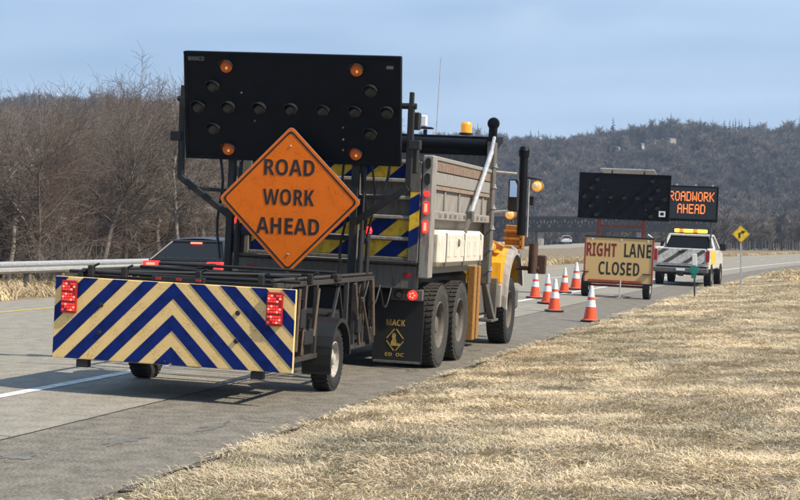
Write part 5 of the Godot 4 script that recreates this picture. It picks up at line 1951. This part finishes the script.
func truss_bridge() -> void:
	# deck truss across the valley, seen side on
	var o := from_view(20.0, 330.0, 0.0)
	var t := thing("truss_bridge", "long dark steel truss bridge crossing the valley behind the convoy", "bridge", Transform3D(Basis(Vector3.UP, atan(390.0 / 1700.0)), o))
	var y0 := 4.35
	var y1 := 6.45
	var n := 40
	var p := 2.0
	for side in [-3.5, 3.5]:
		for y in [y0, y1]:
			var c := ST()
			bb(c, Vector3(-n * p * 0.5, y - 0.27, side - 0.2), Vector3(n * p * 0.5, y + 0.27, side + 0.2))
			part("chord", c, M.bridge_steel, t)
		for i in n:
			var x := -n * p * 0.5 + i * p
			var v := ST()
			bx(v, Vector3(x, (y0 + y1) * 0.5, side), Vector3(0.26, y1 - y0, 0.26))
			part("vertical", v, M.bridge_steel, t)
			var d := ST()
			bar(d, Vector3(x, y0, side), Vector3(x + p * 0.5, y1, side), 0.3, 0.0)
			bar(d, Vector3(x + p * 0.5, y1, side), Vector3(x + p, y0, side), 0.3, 0.0)
			part("diagonal", d, M.bridge_steel, t)
	var dk := ST()
	bb(dk, Vector3(-n * p * 0.5, y0 - 0.55, -4.4), Vector3(n * p * 0.5, y0 - 0.23, 4.4))
	part("deck", dk, M.bridge_steel, t)
	for x in [-32.0, -12.0, 7.0, 26.0, 38.5]:
		var pr := ST()
		bb(pr, Vector3(x - 0.6, -4.0, -3.8), Vector3(x + 0.6, y0 - 0.56, 3.8), 0.1)
		part("pier", pr, M.concrete, t)

# ------------------------------------------------------------------ sky
func cloud_cover() -> ImageTexture:
	var n := FastNoiseLite.new()
	n.seed = 31
	n.frequency = 0.01
	n.fractal_octaves = 5
	var W := 2048
	var H := 1024
	var im := Image.create(W, H, false, Image.FORMAT_RGBA8)
	im.fill(Color(0, 0, 0, 0))
	for y in 540:
		var el := PI * (0.5 - (y + 0.5) / H)
		for x in W:
			var a := TAU * x / W
			var p := Vector3(sin(a) * cos(el), sin(el) * 6.0, -cos(a) * cos(el)) * 260.0
			var v := n.get_noise_3dv(p)
			var w := n.get_noise_3dv(p * Vector3(2.0, 3.0, 2.0) + Vector3(900, 0, 0))
			var c: float = clamp(0.13 + v * 0.15 + w * 0.07, 0.0, 0.3)
			# small greyish cloud hanging above the far ridge
			var du := (x / float(W) - 0.9762) * 360.0
			var dv := (rad_to_deg(el) - 7.55) * 3.4
			var k: float = clamp(1.15 - sqrt(du * du + dv * dv) / 1.45 + w * 0.7, 0.0, 1.0) * 0.16
			im.set_pixel(x, y, Color(0.76 + k * 0.35, 0.78 + k * 0.12, 0.8 - k * 0.5, c + k * 0.6))
	return ImageTexture.create_from_image(im)

# ------------------------------------------------------------------ build
func _ready() -> void:
	R.seed = 2024
	var cam := Camera3D.new()
	cam.name = "camera"
	add_child(cam)
	cam.fov = rad_to_deg(2.0 * atan(250.0 / 1700.0))
	cam.position = Vector3(0, 1.6, 0)
	cam.rotation = Vector3(-atan(7.0 / 1700.0), atan(390.0 / 1700.0), 0)
	cam.far = 5000.0
	cam.current = true

	var env := Environment.new()
	var sky := Sky.new()
	var sm := ProceduralSkyMaterial.new()
	sm.sky_top_color = Color(0.5, 0.62, 0.76)
	sm.sky_horizon_color = Color(0.565, 0.645, 0.73)
	sm.sky_curve = 0.12
	sm.ground_bottom_color = Color(0.42, 0.39, 0.33)
	sm.ground_horizon_color = Color(0.6, 0.62, 0.62)
	sm.sky_cover = cloud_cover()
	sm.sky_cover_modulate = Color(1, 1, 1, 1)
	sm.sun_angle_max = 0.0
	sky.sky_material = sm
	env.background_mode = Environment.BG_SKY
	env.sky = sky
	env.tonemap_mode = Environment.TONE_MAPPER_LINEAR
	env.tonemap_exposure = 1.45
	env.sdfgi_enabled = true
	env.ssao_enabled = true
	env.ssil_enabled = true
	env.fog_enabled = true
	env.fog_density = 0.00018
	env.fog_light_color = Color(0.68, 0.77, 0.88)
	var we := WorldEnvironment.new()
	we.environment = env
	add_child(we)

	var sun := DirectionalLight3D.new()
	sun.name = "sun"
	sun.light_color = Color(1.0, 0.95, 0.87)
	sun.light_energy = 1.6
	sun.light_angular_distance = 0.5
	sun.shadow_enabled = true
	add_child(sun)
	var el := deg_to_rad(43.0)
	var az := deg_to_rad(12.0)       # from the right of the road, a little from behind the camera
	sun.look_at_from_position(Vector3(cos(el) * cos(az), sin(el), cos(el) * sin(az)) * 10.0, Vector3.ZERO)

	make_materials()
	for k in ["steel_pale", "steel_grey", "poly", "truck_white", "truck_yellow"]:
		M[k].uv1_scale = Vector3(2.2, 0.35, 2.2)     # dirt runs down the sides in streaks
	M.stripe_brown = flat(0.085, 0.07, 0.055, 0.6)
	M.sheet_tan = flat(0.62, 0.41, 0.16, 0.5)
	M.screen_face = flat(0.02, 0.024, 0.028, 0.35)
	M.wood_post = flat(0.13, 0.105, 0.08, 0.9)
	build_ground()
	far_road()
	far_country()
	truss_bridge()
	guardrail()
	woods()
	grass()
	dump_truck()
	crash_trailer()
	car("sedan", "dark grey sedan with lit brake lights passing in the far lane", frame(-12.55, 34.0, -0.02, -0.03), M.car_grey, true)
	sign_trailer()
	pickup()
	cones()
	delineator()
	curve_sign()
